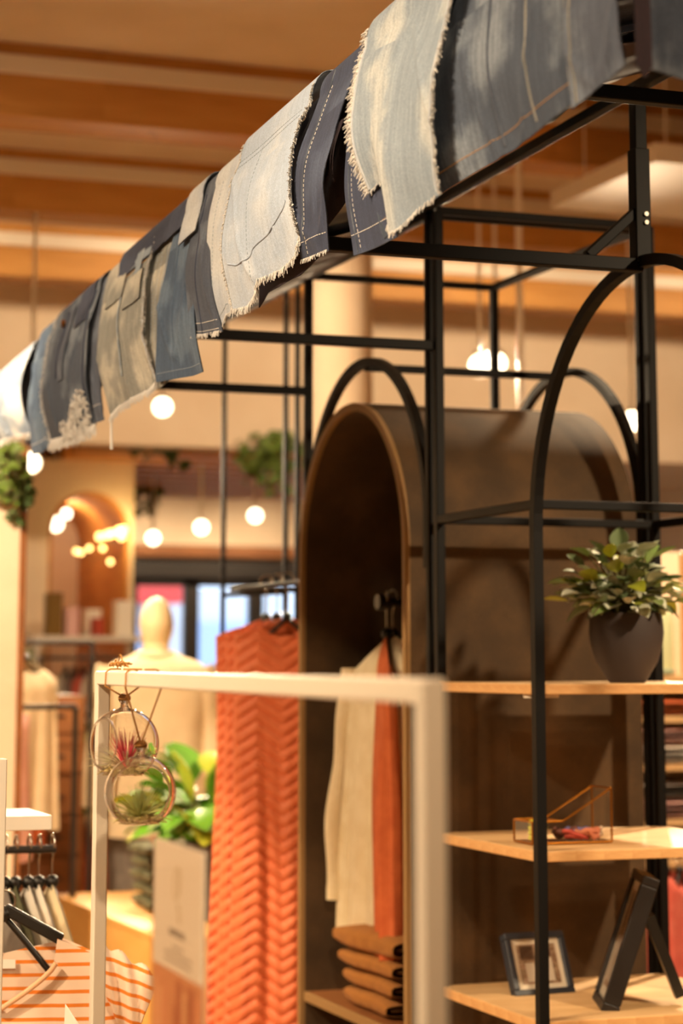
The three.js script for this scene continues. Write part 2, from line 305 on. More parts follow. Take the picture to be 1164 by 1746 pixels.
{
  const o = thing('shelf_rack', 'black steel shelf rack with three pale wood shelves and a front arch', 'rack');
  for (const [x, z, top] of [[XL, ZB, HT], [XR, ZB, HT]]) mesh('post', bar(V(x, 0, z), V(x, top, z), TW), M.black, o);
  arch(XL, ZA, ZA + 0.9, HA, 0, o); arch(XR, ZA, ZA + 0.9, HA, 0, o);
  const rails = [[XL, HR, ZA, XL, HR, ZB], [XR, HR, ZA, XR, HR, ZB], [XL, HR, ZA, XR, HR, ZA], [XL, HR, ZB, XR, HR, ZB], [XL, HT, ZB, XR, HT, ZB]];
  for (const [a, b, c, d, e, f] of rails) mesh('rail', bar(V(a, b, c), V(d, e, f), 0.018), M.black, o);
  for (const y of [S0, S1, S2, EYE - 0.972]) {
    const s = mesh('shelf', span(XL - 0.004, XR + 0.004, y - 0.014, y, ZA + 0.006, ZB - 0.004, 0.001), M.ply, o);
    mesh('shelf_edge', [span(XL - 0.006, XR + 0.006, y - 0.02, y - 0.001, ZA + 0.008, ZA - 0.006), span(XL - 0.008, XL + 0.006, y - 0.02, y - 0.001, ZA, ZB)], M.plyEdge, s);
  }
  const pk = onY(924, 1186, S0 - 0.02); const c = new THREE.CylinderGeometry(0.036, 0.034, 0.012, 32); c.translate(onZ(922, 1183, ZA - 0.06).x, S0 - 0.021, ZA - 0.06); mesh('puck_light', c, M.fixture, o, 'round cream puck under the top shelf');
}
{
  const o = thing('arch_rack', 'black steel rack with twin arches standing around the brown cabinet', 'rack');
  for (const [x, z] of [[XL, ZC], [XR, ZC], [XL, ZE], [XR, ZE]]) mesh('post', bar(V(x, 0, z), V(x, HT, z), TW), M.black, o);
  arch(XL - 0.001, ZC - 0.012, ZE + 0.012, HA, HR - 0.1, o); arch(XR + 0.001, ZC - 0.012, ZE + 0.012, HA, HR - 0.1, o);
  const zc = (ZC + ZE) / 2;
  for (const [a, b, c, d, e, f] of [[XL, HA - 0.01, zc, XR, HA - 0.01, zc], [XL, HT, ZC, XL, HT, ZE], [XR, HT, ZC, XR, HT, ZE], [XL, HT, ZE, XR, HT, ZE], [XL, HT, ZC, XR, HT, ZC]]) mesh('rail', bar(V(a, b, c), V(d, e, f), 0.018), M.black, o);
}
const LX = 1.06, HL = EYE + 0.79;
const HLz = (z) => EYE + 0.808 + 0.045 * (z + 3.73);   // outer rim, rising towards the front
const HTz = (z) => HT + 0.045 * clamp((z + 5.2) / 2, 0, 1.6);   // the inner rail rises a little towards the front
{
  const o = thing('awning_frame', 'black square-tube frame carrying the denim awning above the racks', 'frame');
  const zf = -2.03, zl = -5.9;
  mesh('rail', bar(V(LX + 0.014, HLz(zf) - 0.016, zf), V(LX + 0.014, HLz(zl) - 0.016, zl), TW), M.black, o);
  mesh('rail', bar(V(XL, HTz(zf), zf), V(XL, HT, -5.2), TW), M.black, o);
  mesh('rail', bar(V(XL, HT, -5.2), V(XL, HT, zl), TW), M.black, o);
  const za = ZA + 0.45;
  mesh('stub_post', bar(V(XL, HA, za), V(XL, HTz(za), za), 0.024), M.black, o);
  mesh('sleeve', bar(V(XL, HA, za), V(XL, HA + 0.205, za), 0.03), M.black, o);
  mesh('brace', bar(V(XL - 0.105, HA + 0.005, za), V(XL - 0.01, HA + 0.09, za), 0.018), M.black, o);
  const sc1 = new THREE.CylinderGeometry(0.004, 0.004, 0.006, 12); sc1.rotateX(Math.PI / 2);
  for (const y of [0.07, 0.085]) mesh('screw', moved(sc1, XL + 0.004, HA + y, za + 0.016), M.chrome, o);
  mesh('crossbar', bar(V(LX, HA - 0.006, za), V(XL, HA - 0.006, za), 0.024), M.black, o);
  for (const z of [ZB - 0.01, ZE]) mesh('crossbar', bar(V(LX, HA - 0.02, z), V(XL, HA - 0.02, z), 0.022), M.black, o);
  for (const z of [za, ZB - 0.01, ZE]) mesh('drop', bar(V(LX + 0.012, HA - 0.02, z), V(LX + 0.014, HLz(z) - 0.02, z), 0.018), M.black, o);
  mesh('crossbar', bar(V(LX, HL + 0.005, -2.67), V(XR + 0.2, HL + 0.005, -2.67), 0.021), M.black, o);
  mesh('crossbar', bar(V(LX, HL - 0.03, zf), V(XR + 0.2, HL - 0.03, zf), TW), M.black, o);
}

// ------------------------------------------------------------------ denim awning
{
  const o = thing('denim_awning', 'patchwork awning of cut and frayed jeans hanging over the racks', 'awning');
  const surf = (d, off = 0) => {   // panel description -> point at (u, v); v < 0.35: slope under the top, then over the rim and down
    const { t, b, hem, s = 1, fold = 0.012, seed: sd = 1, bulge = 0.02, dx = 0 } = d;
    const z = (px, py) => onX(px, py, LX + dx).z;
    const yr = (px) => { let lo = -2500, hi = 1125; for (let k = 0; k < 30; k++) { const m = (lo + hi) / 2; const p = onX(px, m, LX + dx); if (p.y > HLz(p.z) + 0.004) lo = m; else hi = m; } return lo; };
    const zt = [z(t[0], yr(t[0])), z(t[1], yr(t[1]))], pb = hem.map(([px, py]) => onX(px, py, LX + dx));
    const hemAt = (u) => { const k = clamp(u, 0, 1) * (pb.length - 1), i = Math.min(pb.length - 2, Math.floor(k)); return pb[i].clone().lerp(pb[i + 1], k - i); };
    return (u, v) => {
      const zz = lerp(zt[0], zt[1], u), HL = HLz(zz), len = Math.abs(zt[1] - zt[0]);
      if (v < 0.3) { const k = v / 0.3, x = lerp(XL - 0.01, LX + 0.03, k), y = lerp(HTz(zz) + 0.018, HL + 0.02, k) + 0.006 * Math.sin(u * len * 40 + sd) * Math.sin(k * 9 + sd) + dx * -1; return V(x, y + off, zz); }
      if (v < 0.4) { const a = (v - 0.3) / 0.1 * Math.PI / 2; return V(LX + 0.03 - 0.03 * Math.sin(a) + dx - off * Math.sin(a), HL - 0.01 + 0.03 * Math.cos(a) - dx * Math.cos(a) + off * Math.cos(a), zz); }
      const k = (v - 0.4) / 0.6, h = hemAt(u), y = lerp(HL - 0.01, h.y, k), zd = lerp(zz, h.z, k);
      const w = fold * 0.36 * k * (Math.sin(zd * 13 + sd * 2.1) + 0.35 * Math.sin(zd * 31 + y * 9 + sd * 5)) + 0.0012 * Math.sin(y * 48 + zd * 19 + sd) * s;
      const bul = -bulge * Math.sin(k * Math.PI * 0.9);
      const kk = Math.max(0.35 + sd % 1 * 0.2, 0), cr = 0.003 * Math.exp(-(((y - HL + 0.16 + 0.5 * (zd - zz) * 1 - 0.12 * Math.sin(zd * 17 + sd)) / 0.012) ** 2)) * s;
      void kk;
      return V(LX + dx + bul + w - cr - off, y, zd);
    };
  };
  const rows = 64;
  const warpV = (v) => v < 0.12 ? v / 0.12 * 0.3 : v < 0.25 ? 0.3 + (v - 0.12) / 0.13 * 0.1 : 0.4 + (v - 0.25) / 0.75 * 0.6;
  const panel = (d, mat, label) => {
    const S = surf(d), m = mesh('denim_panel', sheet((u, v) => S(u, warpV(v)), d.nu ?? 26, rows, d.thick ?? 0.0025), mat, o, label);
    return [m, S, surf(d, 0.003)];
  };
  const seam = (m, S, u, mat = M.thread, v0 = 0.4, v1 = 0.99, dash = 0.007) => {   // running stitches
    const g = []; const p0 = S(u, v0), p1 = S(u, v1), L = p0.distanceTo(p1), n = Math.floor(L / dash);
    for (let i = 0; i < n; i++) { const a = S(u, lerp(v0, v1, i / n)), b = S(u, lerp(v0, v1, (i + 0.62) / n)); a.x -= 0.0015; b.x -= 0.0015; if (a.distanceTo(b) > 1e-4) g.push(bar(a, b, 0.0011, 0.0011, 0.0003)); }
    mesh('stitching', g, mat, m);
  };
  const hemStitch = (m, S, v, mat = M.thread, u0 = 0.02, u1 = 0.98, dash = 0.007) => { const g = [], p0 = S(u0, v), p1 = S(u1, v), n = Math.max(3, Math.floor(p0.distanceTo(p1) / dash)); for (let i = 0; i < n; i++) { const a = S(lerp(u0, u1, i / n), v), b = S(lerp(u0, u1, (i + 0.62) / n), v); a.x -= 0.0015; b.x -= 0.0015; if (a.distanceTo(b) > 1e-4) g.push(bar(a, b, 0.0011, 0.0011, 0.0003)); } mesh('stitching', g, mat, m); };
  const ridge = (m, S, u, mat, v0 = 0.4, v1 = 0.995, r0 = 0.0028) => { const r = r0 * 0.62, pts = []; for (let i = 0; i <= 24; i++) { const p = S(u, lerp(v0, v1, i / 24)); p.x -= 0.001; pts.push(p); } mesh('seam_fold', tube(pts, r, 60, 6), mat, m); };
  const fray = (m, S, edge, mat, n0 = 120, len = 0.012, v0 = 0.36, v1 = 1) => { const n = n0 * 2;   // torn edge: short loose threads
    const g = [];
    for (let i = 0; i < n; i++) {
      const k = rnd(); let p, dir;
      if (edge === 'hem') { p = S(k, 0.995); dir = V(rr(-0.5, 0.2), -1, rr(-0.7, 0.7)); } else { const v = lerp(v0, v1, k); p = S(edge === 'a' ? 0.004 : 0.996, v); const q = S(edge === 'a' ? 0.05 : 0.95, v); dir = p.clone().sub(q).normalize().add(V(rr(-0.8, 0.1), rr(-0.7, 0.4), rr(-0.3, 0.3))); }
      dir.normalize(); const L = len * 0.62 * rr(0.3, 1.4), a = p.clone().add(V(-0.002, 0, 0)), b = a.clone().addScaledVector(dir, L * 0.6), c = a.clone().addScaledVector(dir, L).add(V(0, -L * 0.25, 0));
      g.push(tube([a, b, c], rr(0.0004, 0.0009), 3, 3));
    }
    mesh('frayed_edge', g, mat, m);
  };
  const patch = (name, parent, S, u0, u1, v0, v1, mat, t = 0.004, lift = 0.003, label) => mesh(name, sheet((u, v) => { const p = S(lerp(u0, u1, u), lerp(v0, v1, v)); p.x -= 0.4 * lift * (0.5 + 0.5 * Math.sin(Math.PI * Math.min(1, v * 1.2))); return p; }, 10, 14, t), mat, parent, label);

  let m, S, T;
  // lining seen in the gaps behind the outer panels
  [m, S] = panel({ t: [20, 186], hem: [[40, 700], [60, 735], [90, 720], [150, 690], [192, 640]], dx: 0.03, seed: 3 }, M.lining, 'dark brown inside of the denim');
  [m, S] = panel({ t: [520, 622], hem: [[470, 470], [540, 420], [622, 300]], dx: 0.035, seed: 4 }, M.dInk, 'dark backing denim');
  // from the far left end to the near right end
  [m, S] = panel({ t: [-70, 56], hem: [[-70, 775], [-20, 760], [20, 748], [62, 738]], seed: 1.3, fold: 0.016, bulge: 0.035 }, M.dBleach, 'bleached white denim leg');
  fray(m, S, 'hem', M.thread, 120, 0.02);
  [m, S] = panel({ t: [30, 60], hem: [[48, 748], [60, 752], [76, 745]], dx: 0.016, seed: 2.2 }, M.dInk, 'dark inside-out denim strip');
  fray(m, S, 'hem', M.dGrey, 60, 0.02);
  [m, S] = panel({ t: [68, 100], hem: [[58, 776], [78, 772], [97, 760]], dx: -0.006, seed: 5.1, nu: 14 }, M.dMid, 'narrow blue denim strip with hemmed end');
  hemStitch(m, S, 0.95, M.thread); fray(m, S, 'b', M.thread, 160, 0.016, 0.4, 0.75); ridge(m, S, 0.93, M.dCream, 0.45, 0.75, 0.006);
  [m, S, T] = panel({ t: [96, 171], hem: [[97, 752], [118, 747], [140, 738], [168, 724]], dx: -0.01, seed: 7.3, bulge: 0.03, fold: 0.014, nu: 40 }, M.dSlate, 'blue jeans front with fly and pocket');
  patch('fly', m, T, 0.4, 0.52, 0.4, 0.74, M.dGrey, 0.002, 0.002); patch('pocket_facing', m, T, 0.62, 0.93, 0.36, 0.52, M.dDark, 0.002, 0.002); ridge(m, T, 0.36, M.dBlue, 0.4, 0.72); ridge(m, T, 0.95, M.dBlue, 0.4, 0.98);
  { const p = T(0.33, 0.45), c = new THREE.CylinderGeometry(0.009, 0.009, 0.006, 20); c.rotateZ(Math.PI / 2); c.translate(p.x - 0.006, p.y, p.z); mesh('button', c, M.brass, m, 'brass jeans button'); }
  fray(m, S, 'hem', M.thread, 420, 0.028); fray(m, S, 'a', M.thread, 140, 0.012);
  mesh('torn_threads', (() => { const g = []; for (let i = 0; i < 260; i++) { const u = rr(0.45, 0.98), p = S(u, rr(0.9 - 0.06 * Math.sin(u * 9), 1.0)); p.x -= 0.003; const q = p.clone().add(V(rr(-0.012, 0), rr(-0.03, 0.02), rr(-0.02, 0.02))); g.push(tube([p, p.clone().lerp(q, 0.5).add(V(-0.006, 0.004, 0)), q], 0.0012, 4, 4)); } return g; })(), M.thread, m);
  [m, S] = panel({ t: [168, 186], hem: [[164, 724], [186, 716]], dx: -0.004, seed: 8.2, nu: 10 }, M.dGrey, 'narrow grey blue denim strip'); hemStitch(m, S, 0.93); ridge(m, S, 0.15, M.dSlate);
  [m, S, T] = panel({ t: [184, 268], hem: [[197, 712], [214, 694], [238, 682], [262, 668], [272, 650]], dx: -0.008, seed: 9.4, bulge: 0.03, fold: 0.013, nu: 40 }, M.dTan, 'washed grey tan jeans front with pockets and frayed edge');
  patch('pocket', m, T, 0.18, 0.5, 0.42, 0.56, M.dTan, 0.003, 0.004); patch('coin_pocket', m, T, 0.58, 0.9, 0.5, 0.63, M.dTan, 0.003, 0.004); patch('belt_loop', m, T, 0.72, 0.84, 0.34, 0.5, M.dPale, 0.003, 0.006); patch('waistband', m, T, 0.3, 0.98, 0.4, 0.455, M.dPale, 0.003, 0.004);
  hemStitch(m, T, 0.47, M.threadGold, 0.3, 0.95); ridge(m, T, 0.5, M.dPale, 0.56, 0.9, 0.003); fray(m, S, 'b', M.thread, 320, 0.014); fray(m, S, 'hem', M.thread, 180, 0.018); ridge(m, S, 0.985, M.dCream, 0.4, 0.99, 0.005);
  mesh('loose_thread', tube([S(0.03, 0.99), S(0.02, 0.99).add(V(0, -0.03, 0)), S(0.0, 0.99).add(V(0, -0.07, 0.01))], 0.0028, 14, 5), M.thread, m);
  [m, S] = panel({ t: [262, 312], hem: [[268, 664], [276, 662], [290, 650]], dx: -0.004, seed: 10.2, nu: 16 }, M.dTan, 'narrow pinstriped pale denim strip'); seam(m, S, 0.3, M.threadPale); seam(m, S, 0.5, M.threadPale); ridge(m, S, 0.75, M.dPale);
  [m, S] = panel({ t: [306, 346], hem: [[274, 652], [305, 646], [330, 641], [352, 634]], dx: -0.009, seed: 11.7, nu: 24, fold: 0.01 }, M.dMid, 'flat mid blue denim flap'); hemStitch(m, S, 0.97, M.threadPale); ridge(m, S, 0.35, M.dMid, 0.4, 0.9, 0.002);
  [m, S] = panel({ t: [340, 372], hem: [[336, 572], [356, 572], [386, 566]], dx: -0.011, seed: 12.4, nu: 16 }, M.dGrey, 'dark grey denim leg with cuffed hem'); hemStitch(m, S, 0.95, M.thread); hemStitch(m, S, 0.985, M.thread); ridge(m, S, 0.5, M.dDark); fray(m, S, 'hem', M.thread, 50, 0.01);
  { const [m2, S2] = [m, surf({ t: [204, 340], hem: [[204, 700], [340, 580]], dx: -0.014, seed: 10 })]; void m2;
    mesh('denim_panel', sheet((u, v) => S2(u, lerp(0.02, 0.46, v)), 24, 24, 0.003), M.dDark, o, 'dark grey yoke folded over the top edge');
    const S3 = surf({ t: [318, 346], hem: [[318, 600], [346, 570]], dx: -0.017, seed: 10 }); mesh('denim_panel', sheet((u, v) => S3(u, lerp(0.3, 0.55, v)), 10, 14, 0.003), M.dCream, o, 'small cream denim patch on the top edge'); }
  [m, S] = panel({ t: [368, 414], hem: [[370, 570], [380, 560], [396, 538], [412, 526]], dx: -0.013, seed: 13.1, nu: 20, fold: 0.006 }, M.dCream, 'cream denim strip with stitched seam'); seam(m, S, 0.3, M.threadPale); hemStitch(m, S, 0.96, M.threadPale); ridge(m, S, 0.98, M.dWhite, 0.4, 0.98, 0.004); fray(m, S, 'hem', M.thread, 60, 0.01);
  [m, S, T] = panel({ t: [412, 532], hem: [[408, 530], [430, 524], [446, 500], [452, 478], [490, 462], [520, 436], [527, 404]], dx: -0.02, seed: 14.6, nu: 50, bulge: 0.03, fold: 0.008 }, M.dWhite, 'large off-white denim panel with frayed side'); seam(m, S, 0.36, M.threadPale); fray(m, S, 'b', M.thread, 320, 0.012); fray(m, S, 'a', M.thread, 160, 0.007); fray(m, S, 'hem', M.thread, 140, 0.016); ridge(m, S, 0.99, M.dCream, 0.36, 0.99, 0.0045);
  hemStitch(m, S, 0.405, M.threadPale, 0, 0.9, 0.01); hemStitch(m, S, 0.43, M.threadPale, 0, 0.9, 0.01);
  { const a = []; for (let i = 0; i <= 16; i++) { const u = i / 16, p = S(lerp(0.06, 0.9, u), 0.88 - 0.13 * Math.abs(u - 0.42)); p.x -= 0.0012; a.push(p); } mesh('seam_fold', tube(a, 0.0016, 50, 6), M.dWhite, m); }
  [m, S] = panel({ t: [524, 552], hem: [[446, 525], [462, 500], [520, 470], [548, 440]], dx: 0.0, seed: 15.2, nu: 18, fold: 0.004 }, M.dInk, 'dark plum denim strip'); hemStitch(m, S, 0.93, M.threadGold);
  [m, S] = panel({ t: [546, 616], hem: [[524, 446], [545, 440], [574, 428]], dx: -0.014, seed: 16.8, nu: 28, bulge: 0.03, fold: 0.006 }, M.dBlue, 'dark blue trouser leg with pale outer seam'); ridge(m, S, 0.32, M.dSlate, 0.36, 0.99, 0.003); seam(m, S, 0.36, M.thread); hemStitch(m, S, 0.94, M.thread); fray(m, S, 'hem', M.thread, 30, 0.008);
  [m, S] = panel({ t: [612, 668], hem: [[610, 436], [640, 424], [684, 404]], dx: -0.012, seed: 17.5, nu: 24, fold: 0.006 }, M.dBlue, 'blue trouser leg beside the pale patch'); seam(m, S, 0.2, M.thread); ridge(m, S, 0.12, M.dSlate); hemStitch(m, S, 0.94, M.thread);
  [m, S] = panel({ t: [640, 1020], hem: [[668, 408], [770, 324], [890, 252], [1000, 172]], dx: -0.008, seed: 18.3, nu: 60, fold: 0.008, bulge: 0.025 }, M.dSlate, 'wide slate blue denim panel near the front corner'); hemStitch(m, S, 0.95, M.threadGold); ridge(m, S, 0.985, M.dTan, 0.4, 0.99, 0.004); ridge(m, S, 0.62, M.dGrey, 0.4, 0.98, 0.004); ridge(m, S, 0.8, M.dTan, 0.4, 0.98, 0.003);
  [m, S] = panel({ t: [624, 792], hem: [[640, 330], [668, 306], [674, 402], [690, 392], [722, 360], [766, 332]], dx: -0.026, seed: 19.9, nu: 60, fold: 0.005, bulge: 0.028 }, M.dPale, 'pale cream blue denim patch with frayed sides'); fray(m, S, 'a', M.thread, 260, 0.016); fray(m, S, 'b', M.thread, 220, 0.012); fray(m, S, 'hem', M.thread, 40, 0.01); ridge(m, S, 0.985, M.dCream, 0.38, 0.99, 0.005); ridge(m, S, 0.015, M.dCream, 0.38, 0.99, 0.004);
  [m, S] = panel({ t: [1000, 1086], hem: [[985, 186], [1030, 150], [1080, 112]], dx: -0.02, seed: 20.4, nu: 26, fold: 0.008 }, M.dGrey, 'grey denim panel at the front corner'); ridge(m, S, 0.1, M.dTan);
  // front edge of the awning, running to the right
  const zf = onX(1084, 100, LX).z + 0.012, hy = EYE + 0.615;
  const fp = (x0, x1, mat, sd, label, hem = hy) => { const P = (u, v) => { const x = lerp(x0, x1, u); return V(x, lerp(HLz(-2.03) + 0.03 + 0.13 * clamp((x - LX) / (XL - LX), 0, 1), hem + 0.006 * Math.sin(u * 7 + sd), v), zf + 0.008 * Math.sin(x * 30 + sd) * v); }; const q = mesh('denim_panel', sheet(P, 20, 24, 0.003), mat, o, label); void q; };
  fp(LX - 0.01, LX + 0.008, M.dInk, 1, 'dark corner strip of the awning', hy + 0.0); fp(LX + 0.007, 1.36, M.dSlate, 2, 'slate denim on the front edge'); fp(1.35, 1.7, M.dTan, 3, 'tan grey denim on the front edge'); fp(1.69, 2.3, M.dBlue, 4, 'blue denim on the front edge');
  // right-hand slope
  const mats = [M.dWhite, M.dInk, M.dBlue, M.dCream, M.dGrey, M.dDark, M.dPale]; let z0 = zf;
  for (let k = 0; z0 > -2.45; k++) { const w = rr(0.14, 0.3), a = z0, b = z0 - w - 0.01; mesh('denim_panel', sheet((u, v) => V(lerp(XL - 0.02, XR + 0.05, v), lerp(HTz(a) + 0.022, HTz(a) + 0.012, v) + 0.006 * Math.sin(v * 8 + k), lerp(a, b, u)), 8, 12, 0.003), mats[k % 7], o); z0 -= w; }
}
camera.updateMatrixWorld(true);

// ------------------------------------------------------------------ arched brown cabinet
const KX0 = 1.762, KX1 = 2.335, KZ0 = -4.435, KZ1 = -5.152, KR = (KZ0 - KZ1) / 2, KZC = (KZ0 + KZ1) / 2, KTOP = EYE + 0.606, KS = EYE - 0.785;
{
  const o = thing('arched_cabinet', 'tall dark brown arched cabinet with rounded top and open side', 'cabinet');
  const loop = (r, y0) => { const s = new THREE.Shape(); s.moveTo(-r, y0); s.lineTo(-r, KTOP - KR); s.absarc(0, KTOP - KR, r, Math.PI, 0, true); s.lineTo(r, y0); s.closePath(); return s; };
  const tri = (s, d, x) => { const g = new THREE.ExtrudeGeometry(s, { depth: d, bevelEnabled: false, curveSegments: 48 }); g.rotateY(Math.PI / 2); g.translate(x, 0, KZC); return g; };
  const ring = loop(KR, 0); ring.holes.push(loop(KR - 0.02, 0.1));
  const shell = tri(ring, KX1 - KX0 - 0.012, KX0 + 0.012); mesh('shell', boxUV(clean(shell)), M.cabinet, o);
  const rim = loop(KR, 0); rim.holes.push(loop(KR - 0.018, 0.1)); mesh('rim', boxUV(clean(tri(rim, 0.013, KX0))), M.cabinetEdge, o, 'lighter cut edge of the arch');
  mesh('back_panel', boxUV(clean(tri(loop(KR - 0.019, 0.1), 0.012, KX1 - 0.014))), M.cabinet, o);
  for (const y of [KS, KS - 0.5]) { const s = mesh('shelf', span(KX0 + 0.015, KX1 - 0.016, y - 0.022, y, KZ0 - 0.021, KZ1 + 0.021, 0.002), M.darkWood, o); mesh('shelf_edge', span(KX0 + 0.008, KX0 + 0.017, y - 0.022, y, KZ0 - 0.021, KZ1 + 0.021, 0.002), M.cabinetEdge, s); }
  const yr = EYE + 0.142, zr = -4.83; const c = new THREE.CylinderGeometry(0.011, 0.011, KX1 - 1.87, 20); c.rotateZ(Math.PI / 2); c.translate((KX1 + 1.86) / 2, yr, zr); mesh('hanging_rail', c, M.blackPlastic, o);
  const k = new THREE.CylinderGeometry(0.018, 0.018, 0.03, 20); k.rotateZ(Math.PI / 2); k.translate(1.862, yr, zr); mesh('rail_cap', k, M.blackPlastic, o);
}
// a garment on a hanger: local frame, width along x, front towards +z, hanger hook at the origin (rail centre)
function hangerParts(o, w, drop = 0.1, mat = M.blackPlastic) {
  const pts = []; for (let i = 0; i <= 18; i++) { const a = lerp(-0.6 * Math.PI, 1.1 * Math.PI, i / 18); pts.push(V(0.018 * Math.cos(a), 0.0 + 0.018 * Math.sin(a), 0)); } pts.reverse(); pts.push(V(0.0, -0.03, 0), V(0, -drop, 0));
  mesh('hook', tube(pts, 0.0022, 60, 6), M.chrome, o);
  const g = []; for (const s of [-1, 1]) g.push(tube([V(0, -drop - 0.004, 0), V(s * w * 0.4, -drop - 0.05, 0), V(s * w * 0.8, -drop - 0.098, 0), V(s * w, -drop - 0.12, 0.002)], 0.0055, 20, 8));
  g.push(moved(new THREE.SphereGeometry(0.014, 12, 8), 0, -drop, 0));
  mesh('hanger_body', g.map((x) => (x.attributes.uv ? x : x)), mat, o);
}
function garmentGeo({ w = 0.22, hemw = 0.24, d = 0.04, len = 0.7, top = 0.1, slope = 0.1, neck = 0.07, folds = 6, amp = 0.012, sd = 1, nu = 96, nv = 80, rel }) {
  const P = (u, v) => {
    const a = u * Math.PI * 2, ca = Math.cos(a), sa = Math.sin(a), hw = lerp(w, hemw, sm(0, 1, v)) * (1 - 0.05 * Math.sin(v * Math.PI)), x = hw * Math.sign(ca) * Math.pow(Math.abs(ca), 0.8);
    const sh = top + slope * Math.pow(Math.min(1, Math.abs(x) / w), 1.1), front = sa > 0 ? 1 : 0, nk = (Math.abs(x) < neck ? 0.05 * front * (1 - (x / neck) ** 2) : 0);
    const y = -lerp(sh + nk, top + len + 0.012 * Math.sin(x * 40 + sd), v), k = sm(0.04, 0.6, v);
    let z = sa * d * (0.06 + 0.94 * Math.sqrt(sm(0, 0.12, v))) + amp * k * Math.sin(x / hw * folds * Math.PI + sd + (sa > 0 ? 0 : 1)) + amp * 0.5 * k * Math.sin(x / hw * folds * 2.3 * Math.PI + sd * 3 + y * 4);
    const xx = x + amp * 0.4 * Math.sin(y * 7 + sd);
    if (rel) z += Math.sign(sa) * rel(xx, y) * Math.min(1, Math.abs(sa) * 3);
    return V(xx, y, z);
  };
  return sheet(P, nu, nv, 0.003, true);
}
function garment(name, label, cat, group, pos, turn, opt, mat, hanger = true) {
  const o = thing(name, label, cat, pos, turn, group);
  if (hanger) hangerParts(o, (opt.w ?? 0.22) * 0.92, opt.top ?? 0.1);
  mesh('body', garmentGeo(opt), mat, o);
  if (opt.sleeve) for (const s of [-1, 1]) {
    const w = opt.w, L = opt.sleeve, P = (u, v) => { const a = u * Math.PI * 2, r = lerp(0.034, 0.026, v) * (v > 0.93 ? 1.06 : 1), c = V(s * (w * 0.96 + 0.05 * Math.sin(v * 1.5)), -(opt.top + opt.slope * 0.8) - v * L, 0.01 * Math.sin(v * 5 + s)); return V(c.x + r * 0.62 * Math.cos(a), c.y, c.z + r * Math.sin(a) * (1 + 0.15 * Math.sin(v * 14 + a))); };
    mesh('sleeve', sheet(P, 20, 40, 0.003, true), mat, o);
  }
  return o;
}
{
  const y = EYE + 0.142, z = -4.83, L = [
    [1.888, M.knitCream, 'front cream ribbed cardigan hanging in the brown arched cabinet', 0.70, 0.4, 0.24], [1.93, M.knitCream, 'second cream ribbed cardigan behind the front one in the cabinet', 0.68, 1.7, 0.2], [1.975, M.knitCream, 'third cream cardigan deeper in the cabinet', 0.72, 2.9, 0.16],
    [1.872, M.knitRust, 'rust orange cardigan turned outwards beside the cream ones', 0.74, 4.1, -0.3], [2.03, M.knitRust, 'rust orange cardigan hanging behind the cream ones', 0.74, 5.2, 0], [2.09, M.knitRust, 'rearmost rust orange cardigan in the cabinet', 0.74, 6.0, 0]];
  for (const [x, m, label, len, sd, tw] of L) garment('cardigan', label, 'cardigan', 'cardigans in the arched cabinet', V(x, y + 0.01, z), Math.PI / 2 + tw, { w: tw < 0 ? 0.1 : 0.19, hemw: tw < 0 ? 0.15 : 0.225, d: 0.022, len, top: 0.085, slope: 0.1, folds: 5, amp: 0.01, sd, sleeve: tw < 0 ? 0 : 0.55 }, m);
}
function folded(name, label, group, pos, turn, w, d, h, mat, n = 1) {
  const o = thing(name, label, 'sweater', pos, turn, group);
  // a folded knit: layers joined by a rounded fold at the front (+x)
  const P = (u, v) => { const a = u * Math.PI * 2, ca = Math.cos(a), sa = Math.sin(a), e = 0.34, q = (c, k) => Math.sign(c) * Math.pow(Math.abs(c), k), zz = lerp(-d / 2, d / 2, v), edge = Math.pow(Math.sin(clamp(v, 0.02, 0.98) * Math.PI), 0.18); return V(q(ca, e) * w / 2 * (0.96 + 0.04 * edge) + 0.004 * Math.sin(v * 9 + pos.x * 40), h / 2 + q(sa, 0.55) * h / 2 * edge * (1 + 0.05 * Math.sin(ca * 4 + v * 5)), zz); };
  const g = sheet(P, 48, 28, 0.002, true); mesh('knit_body', g, mat, o);
  const Q = (u, v) => { const x = lerp(-w / 2 * 0.9, w / 2 * 0.985, u), zz = lerp(-d / 2 * 0.94, d / 2 * 0.94, v); return V(x, h * 0.5 + 0.002 * Math.sin(v * 12), zz * 1.02); };
  mesh('fold_layer', sheet(Q, 10, 10, h * 0.12), mat, o);
  return o;
}
{
  const p = onY(612, 1690, KS); let y = KS;
  ['bottom', 'lower middle', 'upper middle', 'top'].forEach((w, k) => { const h = 0.042 + (k === 3 ? 0.012 : 0); folded('folded_sweater', w + ' folded ochre brown sweater of the stack in the cabinet', 'ochre sweaters folded in the cabinet', V(1.935 + 0.006 * (k % 2) - (k === 3 ? 0.012 : 0), y, -4.795 - 0.004 * k), 0.03 * (k - 1), 0.27, 0.32 + 0.012 * k, h, M.knitBrown); y += h; });
  void p;
}
